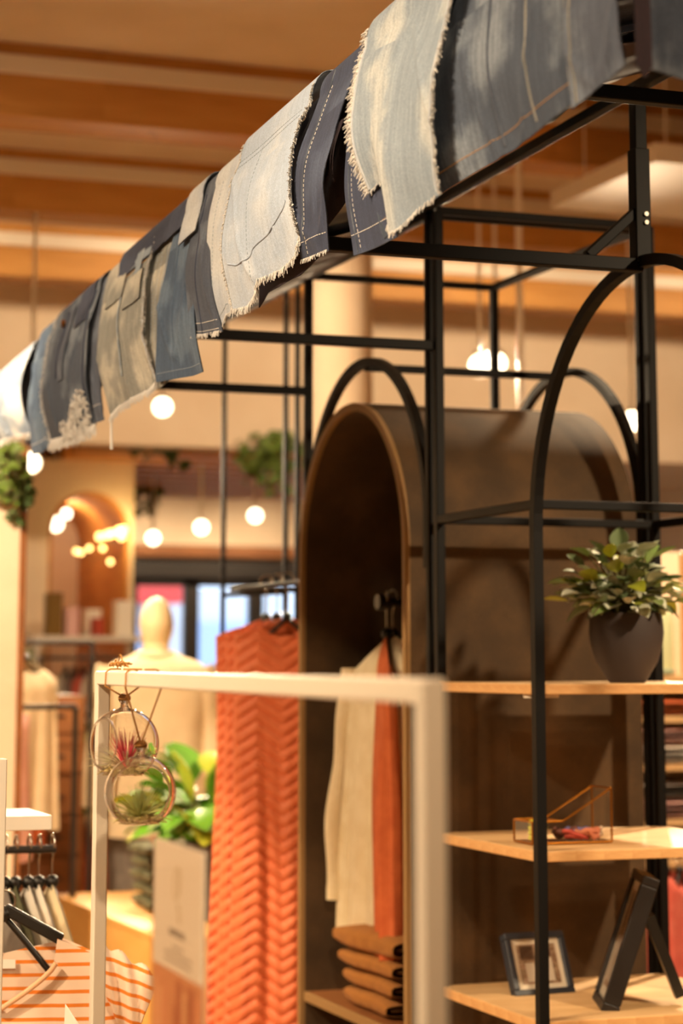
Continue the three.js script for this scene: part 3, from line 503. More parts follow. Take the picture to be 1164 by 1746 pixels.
// ------------------------------------------------------------------ white display frame with hanging glass globes
const WF0 = at(175, 1150, 3.1), WF1 = at(733, 1173, 1.63), WTOP = EYE - 0.0115;
{
  const o = thing('display_stand', 'white square-tube display frame in the foreground', 'frame');
  const a = V(WF0.x, 0, WF0.z), b = V(WF1.x, 0, WF1.z), t = 0.019;
  mesh('post', bar(a, V(a.x, WTOP - 0.001, a.z), t, t), M.whiteGloss, o); mesh('post', bar(b, V(b.x, WTOP - 0.001, b.z), t, t), M.whiteGloss, o);
  const d = b.clone().sub(a).normalize().multiplyScalar(t / 2);
  mesh('top_bar', bar(V(a.x - d.x, WTOP - t / 2, a.z - d.z), V(b.x + d.x, WTOP - t / 2, b.z + d.z), t, t), M.whiteGloss, o);
  mesh('bottom_bar', bar(V(a.x, 0.02, a.z), V(b.x, 0.02, b.z), t, t), M.whiteGloss, o);
}
function globe(label, c, R, open, holeAng, twines) {
  const o = thing('glass_globe', label, 'terrarium', c, 0, 'glass globes hanging from the white frame');
  const pts = [], n = 48, flat = -R * 0.88, q = new THREE.Quaternion().setFromUnitVectors(V(0, 1, 0), open.clone().normalize());
  for (let i = 0; i <= n; i++) { const a = lerp(holeAng, Math.PI, i / n); pts.push([Math.max(0, R * Math.sin(a)), R * Math.cos(a)]); }
  const press = (g) => { const p = g.attributes.position; for (let i = 0; i < p.count; i++) { const y = p.getY(i); if (y < flat) p.setY(i, flat + (y - flat) * 0.15); } g.computeVertexNormals(); return g; };
  const wall = 0.0007, inner = pts.map(([r]) => [r]).length, loop = pts.concat(pts.map((_, i) => { const a = lerp(Math.PI, holeAng, i / n); return [Math.max(0, (R - wall) * Math.sin(a)), (R - wall) * Math.cos(a)]; })); void inner; loop.push(loop[0].slice());
  const g = lathe(loop.reverse(), 80); g.applyQuaternion(q); { const p = g.attributes.position, fl = (y, f) => (y < f ? f + (y - f) * 0.15 : y); for (let i = 0; i < p.count; i++) { const y = p.getY(i), ins = Math.hypot(p.getX(i), y, p.getZ(i)) < R - wall * 0.5; p.setY(i, fl(y, ins ? flat + wall : flat)); } g.computeVertexNormals(); } mesh('globe', g, M.glass, o);
  // thickened glass lip round the opening
  const lip = []; for (let i = 0; i <= 16; i++) { const a = i / 16 * Math.PI * 2, r = (R - 0.001) * Math.sin(holeAng), y = (R - 0.001) * Math.cos(holeAng); lip.push([r + 0.0013 * Math.cos(a), y + 0.0011 * Math.sin(a)]); }
  const lg = lathe(lip, 64); lg.applyQuaternion(q); mesh('lip', press(lg), M.glass, o);
  mesh('knob', lathe([[0, R + 0.02], [0.005, R + 0.0195], [0.0085, R + 0.015], [0.0085, R + 0.011], [0.005, R + 0.006], [0.0058, R + 0.001], [0.013, R - 0.004], [0, R - 0.005]].reverse(), 28), M.glass, o);
  for (const t of twines) { const cp = new THREE.CurvePath(), v = t.map((p) => p.clone().sub(c)); for (let i = 0; i < v.length - 1; i++) cp.add(new THREE.LineCurve3(v[i], v[i + 1])); mesh('twine', new THREE.TubeGeometry(cp, 60, 0.0012, 6), M.twine, o); }
  mesh('twine_loop', moved(new THREE.TorusGeometry(0.0072, 0.0014, 8, 24), 0, R + 0.0125, 0, 0, Math.PI / 2), M.twine, o);
  return o;
}
function airPlant(label, c, n, L, colA, colB, up, sd) {
  seed = sd; const gs = [];
  for (let i = 0; i < n; i++) {
    const az = rr(0, Math.PI * 2), el = rr(0.1, 1.45) * (i % 3 ? 1 : 0.8), l = L * rr(0.65, 1.05), dir = V(Math.cos(az) * Math.cos(el), Math.sin(el) * up, Math.sin(az) * Math.cos(el)).normalize(), pts = [];
    for (let k = 0; k <= 5; k++) { const t = k / 5; pts.push(dir.clone().multiplyScalar(l * t).add(V(0, -l * 0.22 * t * t * (1 - el / 2), 0))); }
    const seg = 8, g = tube(pts, 0.0009, seg, 4), q = g.attributes.position, col = new Float32Array(q.count * 3);
    for (let k = 0; k < q.count; k++) { const ring = Math.floor(k / 5), t = ring / seg, ctr = new THREE.CatmullRomCurve3(pts).getPointAt(t), s = 1.15 - t * 0.95, v = V(q.getX(k), q.getY(k), q.getZ(k)).sub(ctr).multiplyScalar(s).add(ctr); q.setXYZ(k, v.x, v.y, v.z); const cc = colA.clone().lerp(colB, clamp(t * 0.9 + (el < 0.75 ? 0.55 : -0.45), 0, 1)); cc.toArray(col, k * 3); }
    g.setAttribute('color', new THREE.BufferAttribute(col, 3)); gs.push(g);
  }
  const o = thing('air_plant', label, 'plant', c, 0, 'air plants in the glass globes');
  mesh('leaves', gs, std('#ffffff', 0.7, { vertexColors: true }), o);
  return o;
}
{
  const c1 = at(211, 1268, 3.0), c2 = at(239, 1350, 2.9), R1 = 0.0478, R2 = 0.0468;
  const dirL = V(-CT, 0.05, -ST).multiplyScalar(0.75).add(V(-ST, 0, CT).multiplyScalar(0.6)), dirC = V(-ST, 0.02, CT).add(V(CT, 0, ST).multiplyScalar(0.12));
  const fr = V(WF1.x - WF0.x, 0, WF1.z - WF0.z).normalize(), onBar = (px) => { const k = onY(px, 1145, WTOP); void k; let t = 0.0; for (let s = 0, best = 9; s < 400; s++) { const q = V(WF0.x, WTOP, WF0.z).addScaledVector(fr, s * 0.003), X = q.x * CT + q.z * ST, Zc = q.x * ST - q.z * CT, e = Math.abs(CX + F * X / Zc - px); if (e < best) { best = e; t = s * 0.003; } } return V(WF0.x, WTOP + 0.002, WF0.z).addScaledVector(fr, t); };
  const side = V(fr.z, 0, -fr.x);   // towards the camera's left
  // twine runs from the knob up one side of the bar, over it and a little down the other side
  const hang = (top, k, s) => { const b = onBar(top); return [k, k.clone().lerp(b.clone().addScaledVector(side, s * 0.0125).add(V(0, -0.022, 0)), 0.5), b.clone().addScaledVector(side, s * 0.0125).add(V(0, -0.022, 0)), b.clone().addScaledVector(side, s * 0.0118).add(V(0, -0.003, 0)), b.clone().addScaledVector(side, s * 0.006).add(V(0, 0.001, 0)), b.clone().addScaledVector(side, -s * 0.009).add(V(0, 0.001, 0))]; };
  const k1 = c1.clone().add(V(0, R1 + 0.014, 0)), k2 = c2.clone().add(V(0, R2 + 0.014, 0));
  const sg = side.dot(V(-CT, 0, -ST)) > 0 ? 1 : -1;
  globe('upper round glass globe holding a pink-hearted air plant', c1, R1, dirL, 0.78, [hang(200, k1, sg), hang(226, k1, -sg)], 0);
  globe('lower round glass globe with wide front opening and green air plant', c2, R2, dirC, 0.95, [hang(235, k2, sg), hang(262, k2, -sg)], 1);
  const tp = onBar(205), tw = thing('twine_knot', 'tangled brown twine knot tied on top of the white frame', 'twine', tp);
  const pts = []; for (let i = 0; i < 26; i++) { const a = i * 2.1; pts.push(fr.clone().multiplyScalar(-0.03 + 0.0036 * i + 0.012 * Math.sin(a)).add(V(0, 0.004 + 0.006 * Math.abs(Math.sin(a * 0.7)), 0)).addScaledVector(side, 0.01 * Math.cos(a))); }
  mesh('strand', tube(pts, 0.0011, 150, 5), M.twine, tw);
  for (const [t, y] of [[0.03, 0.02], [-0.02, 0.014], [0.05, 0.012]]) mesh('strand', tube([V(0, 0.003, 0), fr.clone().multiplyScalar(t * 0.6).add(V(0, y, 0)), fr.clone().multiplyScalar(t * 1.8).add(V(0, 0.004, 0))], 0.001, 20, 5), M.twine, tw);
  airPlant('spiky air plant with pink red centre in the upper globe', c1.clone().add(V(0.004, -R1 * 0.72, 0)), 170, 0.062, new THREE.Color('#e0405c'), new THREE.Color('#b8ae86'), 1.7, 501);
  airPlant('spiky green air plant in the lower globe', c2.clone().add(V(0, -R2 * 0.72, 0)), 170, 0.05, new THREE.Color('#d2de98'), new THREE.Color('#c8c878'), 1.5, 502);
  for (const [c, R, l] of [[c1, R1, 'dry moss bed in the upper glass globe'], [c2, R2, 'dry moss bed in the lower glass globe']]) { seed = 88; const gs = []; for (let i = 0; i < 160; i++) { const a = rr(0, 6.28), r = R * 0.55 * Math.sqrt(rnd()), p = V(r * Math.cos(a), rr(0, 0.008), r * Math.sin(a)); gs.push(tube([p, p.clone().add(V(rr(-0.008, 0.008), rr(0, 0.006), rr(-0.008, 0.008))), p.clone().add(V(rr(-0.012, 0.012), 0, rr(-0.012, 0.012)))], 0.0007, 5, 4)); } const q = mesh('dry_moss', gs, std('#c2ae72', 1), scene); q.name = numbered('dry_moss'); q.position.copy(c).add(V(0, -R * 0.86, 0)); tag(q, l, 'moss', null, 'stuff'); }
}
// ------------------------------------------------------------------ on the shelves
const leafGeo = (() => { const make = (bend, cup) => sheet((u, v) => { const w = 0.5 * Math.pow(Math.sin(Math.PI * Math.min(0.999, 0.03 + v * 0.97)), 0.75) * (1 - 0.25 * v), x = (u - 0.5) * 2 * w * 0.82; return V(x, -bend * v * v + cup * Math.abs(x) * 0.8, v); }, 6, 10, 0.02); return [make(0.15, 0.5), make(0.35, 0.3), make(-0.1, 0.6), make(0.5, 0.2)]; })();
function foliage(o, n, R, base, mats, size, sd, upBias = 0.35) {
  seed = sd;
  for (let i = 0; i < n; i++) {
    const az = i * 2.399 + rr(-0.3, 0.3), el = Math.asin(clamp(rr(-0.35, 1) * 0.9 + 0.05, -0.5, 0.98)), r = R * rr(0.3, 1.05), dir = V(Math.cos(az) * Math.cos(el), Math.sin(el) * 0.85 + upBias, Math.sin(az) * Math.cos(el)), tip = base.clone().addScaledVector(dir, r);
    mesh('stem', tube([base.clone().add(V(dir.x * 0.2 * R, 0, dir.z * 0.2 * R)), base.clone().lerp(tip, 0.5).add(V(0, 0.12 * R, 0)), tip], 0.0016, 8, 4), M.stem, o);
    const leaf = mesh('leaf', leafGeo[i % 4], mats[Math.floor(rnd() * mats.length)], o), s = size * rr(0.75, 1.25); leaf.scale.setScalar(s); leaf.position.copy(tip);
    const look = tip.clone().add(V(dir.x, dir.y * 0.5 + rr(-0.5, 0.25), dir.z)); const m4 = new THREE.Matrix4().lookAt(look, tip, V(rr(-0.4, 0.4), 1, rr(-0.4, 0.4))); leaf.quaternion.setFromRotationMatrix(m4);
  }
}
{
  const p = onY(1069, 1165, S0); p.x = 2.05; p.z = -3.95; const pp = at(1069, 1165, 4.42);
  const o = thing('potted_plant', 'leafy green plant in a round dark brown pot on the top shelf', 'plant', [pp.x, S0, pp.z]);
  mesh('pot', lathe([[0, 0.001], [0.034, 0.0], [0.038, 0.003], [0.062, 0.042], [0.0725, 0.075], [0.0755, 0.1], [0.0735, 0.128], [0.0705, 0.139], [0.067, 0.139], [0.069, 0.126], [0.0705, 0.1], [0.06, 0.05], [0, 0.04]], 56), M.potDark, o);
  mesh('soil', moved(new THREE.CylinderGeometry(0.068, 0.066, 0.012, 32), 0, 0.118, 0), M.soil, o);
  foliage(o, 160, 0.112, V(-0.008, 0.135, 0), [M.leafA, M.leafB, M.leafB, M.leafB, M.leafD, M.leafD, M.leafC, M.leafA], 0.044, 777, 0.42);
}
{   // geometric glass box
  const Bn = onY(1043, 1438, S1), W = 0.172, A = V(Bn.x - W, S1, Bn.z), ux = V(1, 0, 0), uz = V(0, 0, -1), D = 0.085, hl = 0.045, hr = 0.107;
  const o = thing('glass_trinket_box', 'brass-edged slanted glass box on the middle shelf', 'box', [A.x, S1, A.z]);
  const P = (a, y, b) => ux.clone().multiplyScalar(a * W).add(V(0, y, 0)).addScaledVector(uz, b * D), low = 0.38, t = 0.0035;
  const c = {}; for (const b of [0, 1]) { c['a' + b] = P(0, t, b); c['b' + b] = P(1, t, b); c['c' + b] = P(1, hr, b); c['d' + b] = P(low, hl, b); c['e' + b] = P(0, hl, b); }
  const E = []; for (const b of [0, 1]) E.push(['a' + b, 'b' + b], ['b' + b, 'c' + b], ['c' + b, 'd' + b], ['d' + b, 'e' + b], ['e' + b, 'a' + b]); for (const k of 'abcde') E.push([k + 0, k + 1]);
  for (const [p, q] of E) mesh('brass_edge', bar(c[p], c[q], t, t, 0.0008), M.brass, o);
  mesh('base_plate', bar(P(0.5, 0.003, 0.0), P(0.5, 0.003, 1), W, 0.002), M.brass, o);
  const quad = (...k) => { const g = new THREE.BufferGeometry(), v = k.map((n) => c[n]), ps = []; for (let i = 1; i < v.length - 1; i++) for (const q of [v[0], v[i], v[i + 1]]) ps.push(q.x, q.y, q.z); g.setAttribute('position', new THREE.Float32BufferAttribute(ps, 3)); g.computeVertexNormals(); return boxUV(g); };
  for (const k of [['a0', 'b0', 'c0', 'd0', 'e0'], ['a1', 'b1', 'c1', 'd1', 'e1'], ['b0', 'b1', 'c1', 'c0'], ['d0', 'c0', 'c1', 'd1'], ['a0', 'e0', 'e1', 'a1']]) mesh('glass_pane', quad(...k), M.pane, o);
  // things inside
  const put = (name, label, cat, a, b, geo, mat) => { const p = P(a, 0.006, b).add(V(A.x, S1, A.z)), q = mesh(name, geo, mat, scene); q.name = numbered(name); q.position.copy(p); q.rotation.y = TH * -0.3; tag(q, label, cat, 'trinkets in the glass box'); };
  put('hair_tie_roll', 'yellow green roll of hair ties in the glass box', 'hair ties', 0.17, 0.45, mergeGeometries([0, 1, 2, 3].map((k) => moved(new THREE.TorusGeometry(0.014, 0.0052, 10, 28), 0, 0.0055 + k * 0.0098, 0, 0, Math.PI / 2))), std('#b5b52a', 0.6));
  const loopGeo = (r, s) => { seed = s; const pts = []; for (let i = 0; i < 22; i++) { const a = i / 22 * Math.PI * 2 * 3; pts.push(V(r * Math.cos(a) * rr(0.7, 1.1), 0.004 + 0.018 * rnd(), r * 0.7 * Math.sin(a) * rr(0.6, 1.1))); } return tube(pts, 0.0042, 90, 7, true); };
  [['#a23a2c', 'red', 0.62, 0.35], ['#53507c', 'violet blue', 0.7, 0.6], ['#b56a4c', 'salmon', 0.75, 0.3], ['#5c3328', 'dark red', 0.55, 0.55], ['#c9b29a', 'cream', 0.86, 0.5], ['#3d4a78', 'navy', 0.8, 0.7]].forEach(([col, n, a, b], i) => put('bracelet', n + ' braided bracelet lying in the glass box', 'bracelet', a, b, loopGeo(0.024, 300 + i), std(col, 0.8)));
}
// ------------------------------------------------------------------ picture frames on the lower shelf
const canvasTex = (w, h, draw) => { const c = document.createElement('canvas'); c.width = w; c.height = h; draw(c.getContext('2d'), w, h); const t = new THREE.CanvasTexture(c); t.colorSpace = THREE.SRGBColorSpace; return t; };
const photoTex = canvasTex(256, 256, (x, w, h) => { x.fillStyle = '#a08a72'; x.fillRect(0, 0, w, h); seed = 61; for (let i = 0; i < 260; i++) { const k = 60 + rnd() * 120; x.fillStyle = `rgba(${k + 30},${k},${k - 20},0.5)`; x.fillRect(rnd() * w, rnd() * h, 4 + rnd() * 40, 3 + rnd() * 22); } x.fillStyle = '#d8cdbd'; x.fillRect(40, 120, 60, 120); x.fillRect(150, 90, 70, 150); x.fillStyle = '#5b4536'; x.fillRect(20, 10, 90, 90); x.fillRect(160, 20, 60, 60); });
function pictureFrame(label, corners, depth, border, frameMat, mat, legLen, legAng, legT = 0.004) {
  // corners: bottom-left, bottom-right, top-left of the front face in the shop
  const [bl, br, tl] = corners, ux = br.clone().sub(bl), W = ux.length(), uy = tl.clone().sub(bl), H = uy.length(); ux.normalize(); uy.addScaledVector(ux, -uy.dot(ux)).normalize(); const uz = V(0, 0, 0).crossVectors(ux, uy);
  const o = thing('picture_frame', label, 'frame', bl, 0, 'picture frames on the lower shelf'); o.quaternion.setFromRotationMatrix(new THREE.Matrix4().makeBasis(ux, uy, uz));
  for (const [x0, x1, y0, y1] of [[0, W, 0, border], [0, W, H - border, H], [0, border, border, H - border], [W - border, W, border, H - border]]) mesh('frame_side', span(x0, x1, y0, y1, 0, -depth, 0.0025), frameMat, o);
  mesh('mat', span(border * 0.8, W - border * 0.8, border * 0.8, H - border * 0.8, -0.008, -0.011, 0), std('#eadfcb', 0.8), o, 'cream mat');
  const pg = new THREE.PlaneGeometry(W - border * 2 - mat * 2, H - border * 2 - mat * 2); pg.translate(W / 2, H / 2, -0.0072); mesh('photo', pg, std('#ffffff', 0.5, { map: photoTex }), o, 'brown toned print');
  mesh('pane', span(border * 0.8, W - border * 0.8, border * 0.8, H - border * 0.8, -0.004, -0.0055, 0), M.pane, o);
  mesh('backing', span(border * 0.8, W - border * 0.8, border * 0.8, H - border * 0.8, -0.012, -depth, 0), M.dark, o);
  // easel leg, hinged on the back
  const s = new THREE.Shape(); s.moveTo(-W * 0.16, 0); s.lineTo(W * 0.16, 0); s.lineTo(W * 0.1, -legLen); s.lineTo(-W * 0.1, -legLen); s.closePath(); const g = new THREE.ExtrudeGeometry(s, { depth: legT, bevelEnabled: false }); g.translate(0, 0, -legT); g.rotateX(legAng); g.translate(W / 2, H * 0.7, -depth - 0.002); mesh('easel_leg', boxUV(clean(g)), M.blackPlastic, o);
  return o;
}
{
  const br = onY(982, 1692, S2), dx = V(CT, 0, ST).applyAxisAngle(V(0, 1, 0), 0.42), bl = br.clone().addScaledVector(dx, -0.138), back = V(-dx.z, 0, dx.x); if (back.dot(V(ST, 0, -CT)) < 0) back.negate();
  pictureFrame('small square dark blue frame with cream mat and brown photo', [bl, br, bl.clone().add(V(0, 0.118, 0)).addScaledVector(back, 0.05)], 0.024, 0.013, std('#2b2f38', 0.45), 0.011, 0.07, 0.75);
  // the large frame stands almost edge-on with its front to the left, leaning back to the right
  const q = onY(1024, 1724, S2), far = onY(1001, 1692, S2), d2 = q.clone().sub(far).normalize(), b2 = V(d2.z, 0, -d2.x); if (b2.dot(V(CT, 0, ST)) < 0) b2.negate();
  const bl2 = q.clone().addScaledVector(d2, -0.16);
  pictureFrame('large black picture frame leaning on its easel leg, seen from the side', [bl2, q, bl2.clone().add(V(0, 0.255, 0)).addScaledVector(b2, 0.088)], 0.034, 0.018, std('#1a1412', 0.4), 0.02, 0.165, 0.7, 0.02);
}
// ------------------------------------------------------------------ sign in a clear holder
const signTex = canvasTex(420, 594, (x, w, h) => {
  x.fillStyle = '#efe2d2'; x.fillRect(0, 0, w, h); x.save(); x.scale(1, 0.64);
  x.strokeStyle = '#b59a63'; x.lineWidth = 5; x.beginPath(); x.ellipse(w * 0.47, h * 0.19, 22, 46, 0.15, 0, 6.3); x.stroke(); x.beginPath(); x.ellipse(w * 0.52, h * 0.18, 12, 38, 0.1, 0, 6.3); x.stroke(); x.beginPath(); x.moveTo(w * 0.48, h * 0.27); x.lineTo(w * 0.52, h * 0.36); x.stroke(); x.beginPath(); x.ellipse(w * 0.53, h * 0.34, 9, 24, -0.2, 0, 6.3); x.stroke();
  x.fillStyle = '#6d5f55'; for (let i = 0; i < 5; i++) x.fillRect(w * 0.34 + i * 26, h * 0.42, 18, 20);
  x.fillStyle = '#a08f80'; for (const [y, a, b] of [[0.5, 0.4, 0.6], [0.535, 0.25, 0.75], [0.57, 0.24, 0.76]]) for (let u = a; u < b; u += 0.045) x.fillRect(w * u, h * y, w * 0.036, 9);
  x.restore(); x.fillStyle = '#d9966a'; x.fillRect(0, h * 0.4, w, h * 0.6); seed = 71; for (let i = 0; i < 16; i++) { x.fillStyle = ['rgba(168,88,58,0.5)', 'rgba(240,190,140,0.5)', 'rgba(226,150,110,0.6)'][i % 3]; x.fillRect(rnd() * w, h * (0.41 + rnd() * 0.1), 14 + rnd() * 40, h * 0.6); }
});
{
  const tl = at(264, 1420, 2.17), tr = at(352, 1449, 1.985), d = tr.clone().sub(tl).setY(0), W = d.length(); d.normalize();
  const H = 0.297, o = thing('sign_holder', 'clear acrylic sign holder with white printed card in the foreground', 'sign', [tl.x, 0, tl.z], Math.atan2(-d.z, d.x));
  const y1 = (tl.y + tr.y) / 2, y0 = y1 - H;
  const card = new THREE.PlaneGeometry(W - 0.006, H - 0.008); card.translate(W / 2, (y0 + y1) / 2, 0.0012); mesh('card', card, std('#ffffff', 0.75, { map: signTex }), o, 'printed card with emblem and lines of small text');
  mesh('card_back', span(0.003, W - 0.003, y0 + 0.004, y1 - 0.004, 0.0004, -0.0008, 0), M.white, o);
  const sh = new THREE.PlaneGeometry(W, H); sh.translate(W / 2, (y0 + y1) / 2, 0); mesh('front_sheet', moved(sh, 0, 0, 0.0035), M.acrylic, o); mesh('back_sheet', moved(sh, 0, 0, -0.0035), M.acrylic, o);
  mesh('foot', span(0, W, y0 - 0.004, y0, 0.05, -0.05, 0.001), M.acrylic, o);
  const tb = thing('side_table', 'small white table carrying the sign, below the picture', 'table', [tl.x, 0, tl.z], Math.atan2(-d.z, d.x));
  mesh('table_top', span(-0.06, W + 0.06, y0 - 0.034, y0 - 0.004, 0.14, -0.14), M.white, tb); for (const [a, b] of [[-0.04, 0.12], [-0.04, -0.12], [W + 0.04, 0.12], [W + 0.04, -0.12]]) mesh('leg', span(a - 0.012, a + 0.012, 0, y0 - 0.034, b - 0.012, b + 0.012), M.white, tb);
}
// ------------------------------------------------------------------ white stand at the left edge with a clothes rail
const LST = at(89, 1388, 4.0), LY = hAt(1388, 4);
{
  const o = thing('white_clothes_stand', 'white stand with shelf and black clothes rail at the left edge', 'rack');
  const p = at(-3, 1400, 3.62); mesh('post', bar(V(p.x, 0, p.z), V(p.x, EYE - 0.155, p.z), 0.022), M.white, o);
  const c = at(89, 1390, 4.0), f = onY(33, 1362, c.y); void f;
  const top = hAt(1390, 4); mesh('shelf', span(c.x - 0.42, c.x, top - 0.026, top, c.z, c.z - 0.2, 0.002), M.white, o);
  const r = at(95, 1447, 4.5), ry = hAt(1447, 4.5); const cy = new THREE.CylinderGeometry(0.008, 0.008, 0.5, 16); cy.rotateZ(Math.PI / 2); cy.translate(r.x - 0.25, ry, r.z); mesh('rail', cy, M.dark, o);
  mesh('bracket', span(c.x - 0.41, c.x - 0.395, ry, top - 0.026, r.z - 0.008, r.z + 0.008), M.white, o);
  mesh('post', bar(V(c.x - 0.4, 0, c.z - 0.15), V(c.x - 0.4, top - 0.026, c.z - 0.15), 0.022), M.white, o);
  const list = [[14, M.knitGrey, 'grey top hanging first on the left clothes rail'], [30, M.knitGreen, 'dark olive top hanging second on the left clothes rail'], [52, M.knitWhite, 'pale top hanging third on the left clothes rail'], [68, M.knitWhite, 'off-white top hanging fourth on the left clothes rail'], [90, M.knitCream, 'cream top at the right end of the left clothes rail']];
  for (const [px, m, label] of list) { const q = at(px, 1447, 4.5), x = r.x + (px - 95) * 4.5 / F / CT * 0.97; void q; garment('knit_shirt', label, 'shirt', 'shirts on the left clothes rail', V(x, ry + 0.01, r.z), Math.PI / 2, { w: 0.2, hemw: 0.21, d: 0.016, len: 0.55, top: 0.075, slope: 0.1, folds: 3, amp: 0.004, sd: px }, m); }
}
{   // striped T-shirt facing the camera
  const c = at(8, 1536, 3.86), o = thing('striped_shirt', 'cream T-shirt with orange stripes on a black hanger at lower left', 'shirt', c, -TH + 0.08);
  const stripes = tex(128, 0.0225, (u, v) => (v > 0.36 && v < 0.64 ? [226, 128, 40] : [236, 208, 184])), mt = std('#ffffff', 0.9, { map: stripes });
  const neck = 0.092, sh = 0.185, L = 0.6, topY = (x) => { const a = Math.abs(x); return a < neck ? -0.1 - 0.075 * Math.pow(1 - a / neck, 0.75) : -0.062 - (a - neck) * 0.42; }, backY = (x) => { const a = Math.abs(x); return a < neck ? -0.07 - 0.02 * (1 - a / neck) : -0.062 - (a - neck) * 0.42; };
  const body = (front) => { const g = sheet((u, v) => { const t = (u - 0.5) * 2, k = sm(0, 0.35, v), x = t * lerp(sh, 0.2, k), y0 = front ? topY(t * sh) : backY(t * sh), y = lerp(y0, -L, v), z = (front ? 1 : -1) * (0.012 + 0.022 * (1 - t * t) * (0.4 + 0.6 * k)) + 0.006 * Math.sin(t * 9 + 1) * k + (front ? 0.008 * sm(0.45, 0.9, Math.abs(t)) * k * Math.sin(t * 16) : 0); return V(front ? x : x, y, z); }, 60, 60, 0.002); const uv = g.attributes.uv, p = g.attributes.position; for (let i = 0; i < uv.count; i++) uv.setXY(i, p.getX(i), p.getY(i) + 0.004); return g; };
  mesh('front', body(true), mt, o); mesh('back', body(false), mt, o);
  for (const s of [-1, 1]) { const P = (u, v) => { const a = u * Math.PI * 2, cx = s * lerp(sh - 0.012, sh + 0.062, v), cy = lerp(-0.125, -0.185, v) - 0.0, r = lerp(0.055, 0.062, v); return V(cx + 0.02 * Math.sin(a) * s * v, cy + r * Math.sin(a) * 0.9 + 0.006 * Math.sin(v * 15 + a * 2), 0.024 * Math.cos(a) * (1 + 0.3 * Math.sin(v * 13 + a * 3))); }; const g = sheet(P, 28, 16, 0.002, true), uv = g.attributes.uv, p = g.attributes.position; for (let i = 0; i < uv.count; i++) uv.setXY(i, p.getX(i), p.getY(i) - s * p.getX(i) * -0.35); mesh('sleeve', g, mt, o); }
  const col = []; for (let i = 0; i <= 24; i++) { const x = lerp(-neck, neck, i / 24); col.push(V(x, topY(x * 0.999), 0.034)); } mesh('collar', tube(col, 0.005, 60, 6), std('#eab890', 0.9), o);
  hangerParts(o, 0.1, 0.022); const arms = []; for (const s of [-1, 1]) arms.push(bar(V(0, -0.012, 0.004), V(s * 0.1, -0.066, 0.004), 0.012, 0.02, 0.004)); mesh('hanger_arm', arms, M.blackPlastic, o);
  mesh('neck_label', span(-0.02, 0.02, -0.115, -0.1, -0.012, -0.0135, 0), M.white, o);
}
{
  const p = at(112, 1712, 3.3), o = thing('price_card', 'small white folded card at the bottom left in front of the striped shirt', 'card', [p.x, p.y, p.z], -TH - 0.5);
  const s = new THREE.Shape(); s.moveTo(0, 0); s.lineTo(0.055, -0.06); s.lineTo(0.055, -0.12); s.lineTo(-0.004, -0.12); s.closePath(); const g = new THREE.ExtrudeGeometry(s, { depth: 0.0015, bevelEnabled: false }); mesh('card', boxUV(clean(g)), M.white, o);
  mesh('holder', bar(V(0.02, -0.12, 0.001), V(0.02, -p.y, 0.001), 0.008), M.white, o); mesh('base', bx(0.12, 0.01, 0.12, 0.02, -p.y + 0.005, 0), M.white, o);
}
// ------------------------------------------------------------------ chevron dresses on the rack behind
const DZ = -5.85;
{
  const o = thing('dress_rack', 'thin black rack behind with a rail for the orange dresses', 'rack');
  const pa = at(380, 1000, 6.9), pb = at(486, 1000, 6.6), pc = at(506, 1000, 6.45), hy = hAt(1000, 6.1);
  for (const p of [pa, pb, pc]) mesh('post', bar(V(p.x, 0, p.z), V(p.x, HT + 0.3, p.z), 0.014), M.black, o);
  mesh('rail', bar(V(pa.x, hy, pa.z), V(pb.x, hy, pb.z), 0.014), M.black, o);
  const gx = 1.882; mesh('hanging_rail', bar(V(gx, hy, -5.48), V(gx, hy, pc.z), 0.014), M.black, o); mesh('rail', bar(V(pc.x, hy, pc.z), V(gx, hy, pc.z), 0.012), M.black, o);
  const chev = (x, y) => { const per = 0.14, t = Math.abs((((x + 0.012) / per) % 1 + 1) % 1 - 0.5) * 2, k = ((y + t * 0.046) / 0.034 % 1 + 1) % 1; return 0.009 * Math.pow(Math.sin(k * Math.PI), 0.6); };
  [['front coral dress with embossed chevron ribs hanging beside the cabinet', -5.6, 1.2], ['second coral chevron dress just behind the front one', -5.69, 3.3], ['third coral chevron dress peeking out on the left', -5.78, 5.1]].forEach(([label, z, sd], i) => garment('chevron_dress', label, 'dress', 'coral chevron dresses', V(gx, hy + 0.012, z), -TH * 0.7 - i * 0.14, { w: 0.14, hemw: 0.165, d: 0.035, len: 1.2, top: 0.1, slope: 0.05, neck: 0.075, folds: 3, amp: 0.007, sd, nu: i ? 160 : 220, nv: i ? 300 : 420, rel: chev }, M.chevron));
}
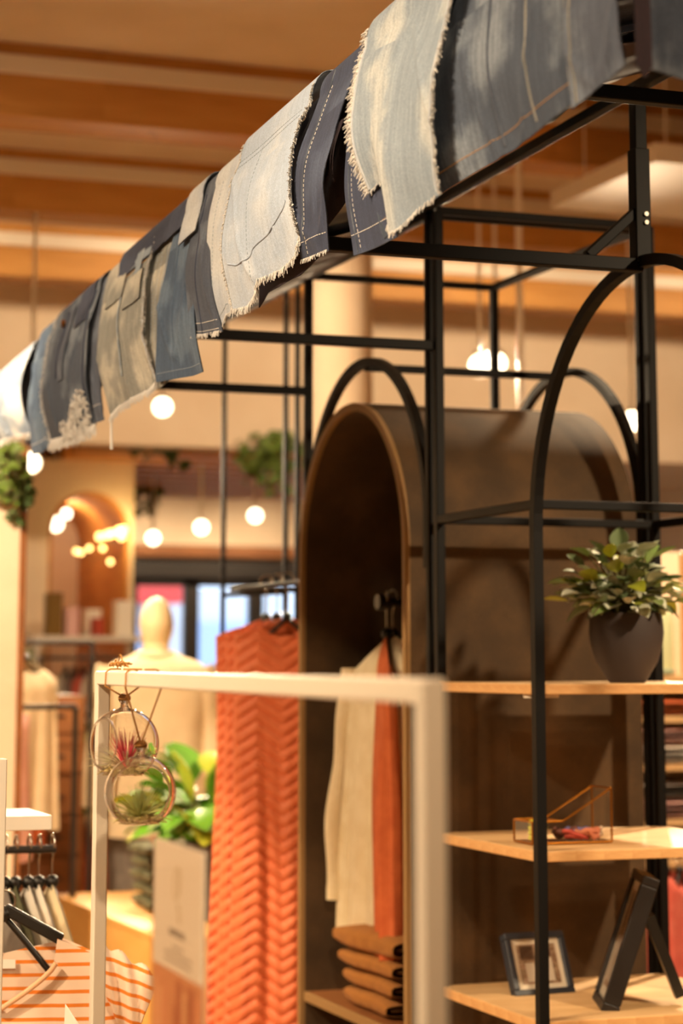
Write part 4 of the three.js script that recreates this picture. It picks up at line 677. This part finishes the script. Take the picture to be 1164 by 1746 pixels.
// ------------------------------------------------------------------ plinth with sweaters and planter
{
  const py = EYE - 0.80, c = onY(272, 1598, py), o = thing('wooden_plinth', 'light plywood plinth behind the sign', 'plinth', [c.x, 0, c.z], 0.02);
  mesh('front_board', span(0, 0.62, 0, py - 0.02, 0, -0.02, 0.002), M.boxWood, o); mesh('side_board', span(0, 0.02, 0, py - 0.02, -0.02, -1.3, 0.002), M.boxWood, o); mesh('side_board', span(0.6, 0.62, 0, py - 0.02, -0.02, -1.3, 0.002), M.boxWood, o); mesh('back_board', span(0.02, 0.6, 0, py - 0.02, -1.28, -1.3, 0.002), M.boxWood, o); mesh('top_board', span(-0.003, 0.623, py - 0.02, py, 0.003, -1.303, 0.003), M.boxWood, o);
  let y = py; const s = onY(238, 1550, py);
  ['lowest', 'second lowest', 'middle', 'second highest', 'topmost'].forEach((w, k) => { const h = 0.042; folded('green_sweater', w + ' folded olive green sweater of the stack on the plinth', 'green sweaters folded on the plinth', V(s.x + 0.14 + 0.006 * (k % 2), y, s.z), 0.05 * (k - 2) * 0.6 + Math.PI, 0.27, 0.3, h, M.knitGreen); y += h; });
  const q = onY(352, 1568, py), pl = thing('planter', 'bright green leafy plant in a tall dark planter on the plinth', 'plant', [q.x + 0.02, py, q.z]);
  mesh('pot', lathe([[0, 0], [0.06, 0], [0.066, 0.004], [0.09, 0.24], [0.084, 0.24], [0.08, 0.2], [0, 0.2]], 40), M.potDark, pl); mesh('soil', moved(new THREE.CylinderGeometry(0.08, 0.078, 0.02, 32), 0, 0.215, 0), M.soil, pl);
  foliage(pl, 80, 0.17, V(-0.04, 0.26, 0), [M.leafBright, M.leafBright, M.leafC, M.leafA], 0.14, 909, 0.35);
}
{ const p = at(225, 1330, 9.6); const rl = thing('low_rail', 'low black rail holding the rust dress', 'rack', [p.x, 0, p.z]); mesh('rail', bar(V(-0.3, EYE - 0.435, 0), V(0.3, EYE - 0.435, 0), 0.016), M.dark, rl); for (const q of [-0.3, 0.3]) mesh('post', bar(V(q, 0, 0), V(q, EYE - 0.435, 0), 0.016), M.dark, rl); garment('rust_dress', 'rust chevron dress hanging behind the olive sweaters', 'dress', null, V(p.x, EYE - 0.42, p.z), -TH, { w: 0.2, hemw: 0.24, d: 0.04, len: 0.75, top: 0.08, slope: 0.05, folds: 6, amp: 0.012, sd: 2 }, M.knitRust); }
// ------------------------------------------------------------------ mannequin seen from behind
{
  const c = at(266, 1130, 8.5), Y = (py) => hAt(py, 8.5), o = thing('mannequin', 'cream shop mannequin in a long sleeved jacket, seen from behind', 'mannequin', [c.x, 0, c.z], -TH);
  const head = new THREE.SphereGeometry(1, 40, 32), p = head.attributes.position; for (let i = 0; i < p.count; i++) { const y = p.getY(i), f = 1 - 0.16 * Math.max(0, -y); p.setXYZ(i, p.getX(i) * 0.066 * f, y * 0.112, p.getZ(i) * 0.084 * f - 0.012 * Math.max(0, -y)); } head.computeVertexNormals(); head.translate(0, Y(1068), 0); mesh('head', head, M.mannequin, o);
  mesh('neck', moved(lathe([[0.056, -0.09], [0.05, 0], [0.05, 0.09]], 28), 0, Y(1108), 0.005), M.mannequin, o);
  const prof = [[0, 0.06], [0.03, 0.1], [0.07, 0.17], [0.11, 0.2], [0.2, 0.205], [0.45, 0.19], [0.7, 0.2], [1, 0.215]], top = Y(1110), bot = Y(1425), wid = (v) => { let i = 0; while (i < prof.length - 2 && prof[i + 1][0] < v) i++; return lerp(prof[i][1], prof[i + 1][1], sm(prof[i][0], prof[i + 1][0], v)); };
  mesh('jacket_body', sheet((u, v) => { const a = u * Math.PI * 2, w = wid(v), d = 0.05 + 0.085 * sm(0, 0.16, v), q = (t) => Math.sign(t) * Math.pow(Math.abs(t), 0.8); return V(w * q(Math.cos(a)) + 0.004 * Math.sin(v * 9), lerp(top, bot, v), d * q(Math.sin(a)) + 0.006 * Math.sin(Math.cos(a) * 8 + v * 4) * v); }, 72, 60, 0.004, true), M.linen, o);
  mesh('collar', moved(new THREE.TorusGeometry(0.062, 0.016, 12, 36), 0, Y(1116), 0.005, 0, Math.PI / 2), M.linen, o);
  for (const s of [-1, 1]) mesh('sleeve', sheet((u, v) => { const a = u * Math.PI * 2, r = lerp(0.075, 0.05, v), cx = s * (0.165 + 0.075 * Math.pow(v, 0.7)), cy = lerp(Y(1140), Y(1375), v); return V(cx + r * 0.8 * Math.cos(a), cy + 0.02 * Math.cos(a) * s * (1 - v), r * Math.sin(a) + 0.01 * Math.sin(v * 11)); }, 32, 40, 0.004, true), M.linen, o);
  for (const s of [-1, 1]) mesh('hand', (() => { const g = new THREE.SphereGeometry(1, 20, 14); g.scale(0.022, 0.07, 0.036); g.translate(s * 0.24, Y(1395), 0); return g; })(), M.mannequin, o);
  for (const s of [-1, 1]) mesh('leg', moved(lathe([[0.05, 0.06], [0.055, 0.35], [0.075, 0.6], [0.09, 0.9]], 24), s * 0.095, 0, 0), M.knitGrey, o);
  mesh('base_plate', moved(new THREE.CylinderGeometry(0.2, 0.2, 0.015, 40), 0, 0.0075, 0), M.chrome, o); for (const s of [-1, 1]) mesh('foot', bx(0.08, 0.06, 0.2, s * 0.095, 0.045, -0.03, 0.02), M.mannequin, o);
}
// ------------------------------------------------------------------ column, partition, alcove, hanging panel
{
  const c = at(583, 1000, 9.0), o = struct('trim_3'); const g = new THREE.CylinderGeometry(0.128, 0.128, CEIL, 48); g.translate(c.x, CEIL / 2, c.z); mesh('round_column', g, M.plaster, o);
  const p = at(889, 800, 8.2), w = thing('hanging_pole', 'slim white pole running down behind the right arch', 'pole', [p.x, 0, p.z]); const pg = new THREE.CylinderGeometry(0.012, 0.012, CEIL, 16); pg.translate(0, CEIL / 2, 0); mesh('shaft', pg, M.white, w); mesh('base_disc', moved(new THREE.CylinderGeometry(0.05, 0.05, 0.01, 24), 0, 0.005, 0), M.white, w); mesh('ceiling_disc', moved(new THREE.CylinderGeometry(0.04, 0.04, 0.02, 24), 0, CEIL - 0.01, 0), M.white, w);
  const h = EYE + 1.72, a = onY(1076, 272, h), b = onY(957, 347, h), pn = thing('ceiling_panel', 'white rectangular panel suspended below the ceiling at upper right', 'panel', [0, 0, 0]);
  mesh('panel', span(b.x, b.x + 2.2, h, h + 0.07, a.z, b.z - 0.1, 0.006), M.white, pn); for (const [x, z] of [[b.x + 0.1, a.z - 0.1], [b.x + 2.1, a.z - 0.1], [b.x + 0.1, b.z], [b.x + 2.1, b.z]]) mesh('hanger_rod', bar(V(x, h + 0.07, z), V(x, CEIL, z), 0.006), M.white, pn);
}
{
  const p = at(31, 1100, 7.0), o = struct('wall_partition'); mesh('partition', span(p.x - 1.5, p.x, 0, EYE + 0.7, p.z, p.z - 0.12, 0.004), M.plaster, o);
  mesh('partition_edge', span(p.x, p.x + 0.02, 0, EYE + 0.7, p.z + 0.004, p.z - 0.124, 0.002), M.darkWood, o);
  // arched alcove wall beside the entrance
  const z = -12.3, l = onZ(30, 900, z).x, r = onZ(228, 900, z).x, x0 = onZ(82, 950, z).x, x1 = onZ(220, 950, z).x, ya = onZ(150, 838, z).y, rad = (x1 - x0) / 2, top = EYE + 1.16, w = struct('wall_alcove');
  const sh = new THREE.Shape(); sh.moveTo(l - 1.5, 0); sh.lineTo(x0, 0); sh.lineTo(x0, ya - rad); sh.absarc((x0 + x1) / 2, ya - rad, rad, Math.PI, 0, true); sh.lineTo(x1, 0); sh.lineTo(r, 0); sh.lineTo(r, top); sh.lineTo(l - 1.5, top); sh.closePath();
  const g = new THREE.ExtrudeGeometry(sh, { depth: 0.1, bevelEnabled: false, curveSegments: 24 }); g.translate(0, 0, z - 0.1); mesh('alcove_wall', boxUV(clean(g)), M.plaster, w);
  const rg = new THREE.Shape(); rg.moveTo(x0, 0); rg.lineTo(x0, ya - rad); rg.absarc((x0 + x1) / 2, ya - rad, rad, Math.PI, 0, true); rg.lineTo(x1, 0); rg.lineTo(x1 - 0.02, 0); rg.lineTo(x1 - 0.02, ya - rad); rg.absarc((x0 + x1) / 2, ya - rad, rad - 0.02, 0, Math.PI, false); rg.lineTo(x0 + 0.02, 0); rg.closePath();
  const lg = new THREE.ExtrudeGeometry(rg, { depth: 1.2, bevelEnabled: false, curveSegments: 24 }); lg.translate(0, 0, z - 1.2); mesh('arch_lining', boxUV(clean(lg)), M.slat, w, 'wooden lining of the arched alcove');
  mesh('alcove_back', span(x0, x1, 0, ya, z - 1.2, z - 1.26, 0), M.plaster, w);
  // fairy lights wound over the right shoulder of the arch
  const fl = thing('fairy_lights', 'string of golden fairy lights on the arched alcove', 'lights', [0, 0, 0]), pts = [[170, 915], [183, 912], [190, 910], [203, 905], [211, 903], [207, 915], [152, 935], [138, 942], [130, 940], [188, 958], [175, 935]].map(([a, b], i) => onZ(a, b, z + 0.03 + 0.02 * (i % 2)));
  mesh('wire', tube(pts, 0.003, 90, 5), M.dark, fl); pts.forEach((q, i) => mesh('bulb_lamp', moved(new THREE.SphereGeometry(i < 6 ? 0.022 : 0.015, 14, 10), q.x, q.y, q.z), M.fairy, fl));
  const pl = new THREE.PointLight(new THREE.Color(1, 0.66, 0.25), 0.5, 0, 2); pl.position.copy(pts[3]).add(V(0, 0, 0.09)); pl.castShadow = true; fl.add(pl);
  const al = new THREE.PointLight(WARM, 0.5, 0, 2); al.castShadow = true; const lm = thing('unseen_alcove_lamp', 'small unseen warm lamp placed to light the arched alcove', 'lamp', [(x0 + x1) / 2, ya - 0.09, z - 0.6]); mesh('lamp_bulb', new THREE.SphereGeometry(0.03, 16, 12), M.lampGlow, lm); mesh('lamp_stem', bar(V(0, 0.03, 0), V(0, 0.075, 0), 0.01), M.brass, lm); lm.add(al);  // unseen source, placed to give the alcove its warm light
}
// ------------------------------------------------------------------ ivy hanging from the slatted ceiling
{
  const ivy = (label, px, py, Z, wpx, hpx, sd, mat) => {
    seed = sd; const p = at(px, py, Z), o = thing('hanging_ivy', label, 'plant', p, -TH, 'ivy hanging under the ceiling'), w = wpx * Z / F, h = hpx * Z / F, n = Math.max(4, Math.round(wpx / 7));
    for (let i = 0; i < n; i++) { const x = rr(-w / 2, w / 2), L = h * rr(0.35, 1), dz = rr(-0.1, 0.1), g = []; const pts = [V(x, 0, dz), V(x + rr(-0.04, 0.04), -L / 2, dz), V(x + rr(-0.05, 0.05), -L, dz)]; mesh('vine', tube(pts, 0.004, 10, 4), M.stem, o); const cv = new THREE.CatmullRomCurve3(pts), m = Math.max(4, Math.round(L / (Z < 8 ? 0.012 : 0.035))); for (let k = 0; k < m; k++) { const q = cv.getPoint(k / m), l = leafGeo[k % 4].clone(); const s = Z < 8 ? rr(0.025, 0.045) : rr(0.05, 0.09); l.applyMatrix4(new THREE.Matrix4().compose(q, new THREE.Quaternion().setFromEuler(new THREE.Euler(rr(0, 1.6), rr(0, 6.28), rr(-0.6, 0.6))), V(s, s, s))); g.push(l); } mesh('vine_leaves', g, mat, o); }
  };
  ivy('wide ivy clump hanging nearest the dark posts', 462, 748, 11.8, 105, 110, 21, M.ivy); ivy('small ivy tuft in the middle of the slatted ceiling', 272, 745, 12, 70, 42, 22, M.ivyB); ivy('narrow ivy strand right of the middle tuft', 308, 752, 12, 20, 60, 23, M.ivyB); ivy('ivy clump below the slatted ceiling, left', 205, 826, 14.5, 60, 34, 24, M.ivyB); ivy('ivy tuft hanging low above the entrance lamps', 258, 828, 14.5, 40, 60, 25, M.ivy); ivy('ivy trailing over the partition at the left edge', 15, 762, 6.9, 60, 110, 26, M.ivy); ivy('dark ivy strand on the partition edge', 34, 800, 6.95, 14, 130, 27, M.ivyB);
}
// ------------------------------------------------------------------ clothes and furniture further back
{
  const rail = (label, x, y, z, len, px) => { void px; const o = thing('clothes_rail', label, 'rack', [x, 0, z]); mesh('rail', bar(V(-len / 2, y, 0), V(len / 2, y, 0), 0.018), M.dark, o); for (const s of [-1, 1]) { mesh('post', bar(V(s * len / 2, 0.02, 0), V(s * len / 2, y, 0), 0.018), M.dark, o); mesh('foot', bar(V(s * len / 2, 0.01, -0.2), V(s * len / 2, 0.01, 0.2), 0.018), M.dark, o); } };
  const hangAt = (name, label, cat, px, py, Z, turn, opt, mat, grp) => { const p = at(px, py, Z); garment(name, label, cat, grp, p, turn, opt, mat); return p; };
  let p = hangAt('cream_coat', 'long cream coat hanging at far left beside the partition', 'coat', 46, 1090, 8.2, -TH + 0.7, { w: 0.13, hemw: 0.15, d: 0.05, len: 0.62, top: 0.07, slope: 0.08, folds: 4, amp: 0.01, sd: 3 }, M.linen); rail('black clothes rail holding the cream coat', p.x - 0.2, p.y - 0.012, p.z, 0.9);
  p = hangAt('pink_top', 'pink knit top hanging at the far left edge', 'top', 8, 1200, 7.6, -TH, { w: 0.09, hemw: 0.1, d: 0.04, len: 0.5, top: 0.02, slope: 0.02, folds: 4, amp: 0.008, sd: 5 }, M.knitPink); rail('low clothes rail with the pink top', p.x, p.y - 0.012, p.z - 0.0, 0.5);
  p = hangAt('orange_top', 'orange garment hanging below the cream coat', 'top', 42, 1230, 8.6, -TH, { w: 0.09, hemw: 0.09, d: 0.03, len: 0.45, top: 0.02, slope: 0.02, folds: 4, amp: 0.008, sd: 6 }, M.knitRust);
  // dark brown drawer cabinet
  const b = at(92, 1186, 8.9), dr = thing('drawer_cabinet', 'dark brown wooden drawer cabinet at left behind the stand', 'cabinet', [b.x, 0, b.z], -0.05), dw = 0.13;
  mesh('body', span(-dw, dw, 0, b.y, 0, -0.5, 0.004), M.darkWood, dr); for (let k = 0; k < 7; k++) { const d = mesh('drawer', span(-dw + 0.012, dw - 0.012, b.y - 0.16 * (k + 1) + 0.012, b.y - 0.16 * k - 0.012, 0.015, 0, 0.003), M.darkWood, dr); mesh('handle', span(-0.04, 0.04, b.y - 0.16 * k - 0.085, b.y - 0.16 * k - 0.075, 0.03, 0.015, 0.002), M.dark, d); }
  const hat = thing('dark_hat', 'tall dark felt hat on the drawer cabinet', 'hat', [at(62, 1150, 8.7).x, b.y, b.z - 0.1]); mesh('crown', lathe([[0, 0.2], [0.05, 0.19], [0.06, 0.1], [0.07, 0]], 24), M.knitGreen, hat); mesh('brim', lathe([[0.07, 0.004], [0.13, 0.008], [0.13, 0], [0, 0]], 24), M.knitGreen, hat);
  // garments on a long rail in front of the entrance
  const cols = [['white', M.knitWhite], ['grey', M.knitGrey], ['coral', M.knitCoral], ['white', M.knitWhite], ['ochre', M.knitBrown], ['pale pink', M.knitPink], ['white', M.knitWhite]], gz = 10.6; let q;
  cols.forEach(([n, m], i) => { const px = 112 + i * 14.5; q = hangAt('rail_garment', n + ' garment, ' + ['first', 'second', 'third', 'fourth', 'fifth', 'sixth', 'seventh'][i] + ' from the left on the rail before the entrance', 'garment', px, 1118, gz, Math.PI / 2 - 0.5, { w: 0.17, hemw: 0.18, d: 0.02, len: 0.7, top: 0.06, slope: 0.07, folds: 4, amp: 0.008, sd: i }, m, 'garments on the rail before the entrance'); });
  p = at(155, 1118, gz); rail('clothes rail standing before the entrance', p.x, p.y - 0.012, p.z, 0.5);
  p = hangAt('green_dress', 'dark green dress hanging between the drawers and the white frame', 'dress', 141, 1215, 9.6, -TH + 0.9, { w: 0.06, hemw: 0.1, d: 0.04, len: 0.4, top: 0.03, slope: 0.03, folds: 3, amp: 0.01, sd: 4 }, std('#1e6a2c', 0.9)); rail('clothes rail with the dark green dress', p.x, p.y - 0.012, p.z, 0.4);
  // shelf of boxes on the alcove side
  const sb = onZ(150, 1085, -12.0), sv = thing('display_table', 'white display table with small goods near the alcove', 'table', [sb.x, 0, sb.z], 0); mesh('table_top', span(-0.35, 0.3, sb.y - 0.03, sb.y, 0.2, -0.2), M.white, sv); for (const [a, c] of [[-0.33, 0.18], [0.28, 0.18], [-0.33, -0.18], [0.28, -0.18]]) mesh('leg', span(a - 0.015, a + 0.015, 0, sb.y - 0.03, c - 0.015, c + 0.015), M.white, sv);
  [['#7a5a14', 'olive brown tall box', -0.2, 0.12, 0.22], ['#e6b9b4', 'pink box', -0.1, 0.1, 0.14], ['#f3ead8', 'white round jar', 0.02, 0.12, 0.13], ['#b9452c', 'red brown box', 0.02, 0.08, 0.08], ['#f6efe2', 'tall white box', 0.2, 0.14, 0.18]].forEach(([c, n, x, w, h], i) => { const o = thing('goods_box', n + ' on the display table by the alcove', 'box', [sb.x + x, sb.y, sb.z + (i === 3 ? 0.13 : 0)]); mesh('carton', bx(w * 0.7, h, 0.1, 0, h / 2, 0, 0.006), std(c, 0.6), o); mesh('lid', bx(w * 0.72, 0.02, 0.104, 0, h + 0.009, 0, 0.004), std(c, 0.5), o); });
  // right: white shelves with folded clothes, coral garments below
  const R = at(1142, 1200, 6.6), rs = thing('white_shelf_unit', 'pale shelf unit with folded clothes seen past the right posts', 'shelf', [R.x, 0, R.z - 0.05]), yy = (py) => hAt(py, 6.6);
  for (const s of [-1, 1]) mesh('side_board', span(s * 0.3 - 0.012, s * 0.3 + 0.012, 0, yy(1040) + 0.2, 0, -0.4), M.ply, rs); const boards = [1152, 1222, 1305, 1400, 1470]; for (const y of boards) mesh('board', span(-0.29, 0.29, yy(y) - 0.02, yy(y), 0, -0.4), M.ply, rs); mesh('back_board', span(-0.3, 0.3, 0, yy(1040) + 0.2, -0.4, -0.415), M.plaster, rs);
  const fold = [[1222, M.knitRust, 0.05, 'rust'], [1305, M.knitWhite, 0.06, 'white'], [1305, M.knitPink, 0.05, 'pale pink'], [1400, M.knitPink, 0.06, 'pink'], [1400, M.knitGrey, 0.05, 'grey']]; const st = {};
  fold.forEach(([y, m, h, n], i) => { const o = st[y] ?? 0; st[y] = o + h; folded('shelf_sweater', n + ' folded sweater on the ' + { 1222: 'upper', 1305: 'middle', 1400: 'lower' }[y] + ' board of the right shelf unit' + (o ? ', topmost' : ''), 'folded clothes on the right shelf unit', V(R.x - 0.03, yy(y) + o, R.z - 0.2), 0.05 * i, 0.4, 0.3, h, m); });
  const v = thing('glass_vase', 'pale green ceramic vase behind the potted plant', 'vase', [R.x + 0.03, yy(1152), R.z - 0.16]); mesh('body', lathe([[0, 0], [0.055, 0], [0.065, 0.02], [0.066, 0.16], [0.05, 0.2], [0.045, 0.2], [0.06, 0.15], [0.058, 0.02], [0, 0.012]], 32), std('#c9cfa4', 0.5), v); mesh('foot_ring', lathe([[0.055, 0.001], [0.07, 0.004], [0.07, 0.016], [0.06, 0.02]], 32), std('#8fa08a', 0.5), v);
  [[1112, 'left'], [1135, 'middle'], [1158, 'right']].forEach(([px, n], i) => hangAt('coral_top', n + ' coral red garment hanging below the right shelves', 'top', px, 1475, 6.45, Math.PI / 2 - 0.9, { w: 0.1, hemw: 0.11, d: 0.035, len: 0.42, top: 0.015, slope: 0.02, folds: 4, amp: 0.008, sd: i }, M.knitCoral, 'coral garments at lower right'));
}
renderer.render(scene, camera);
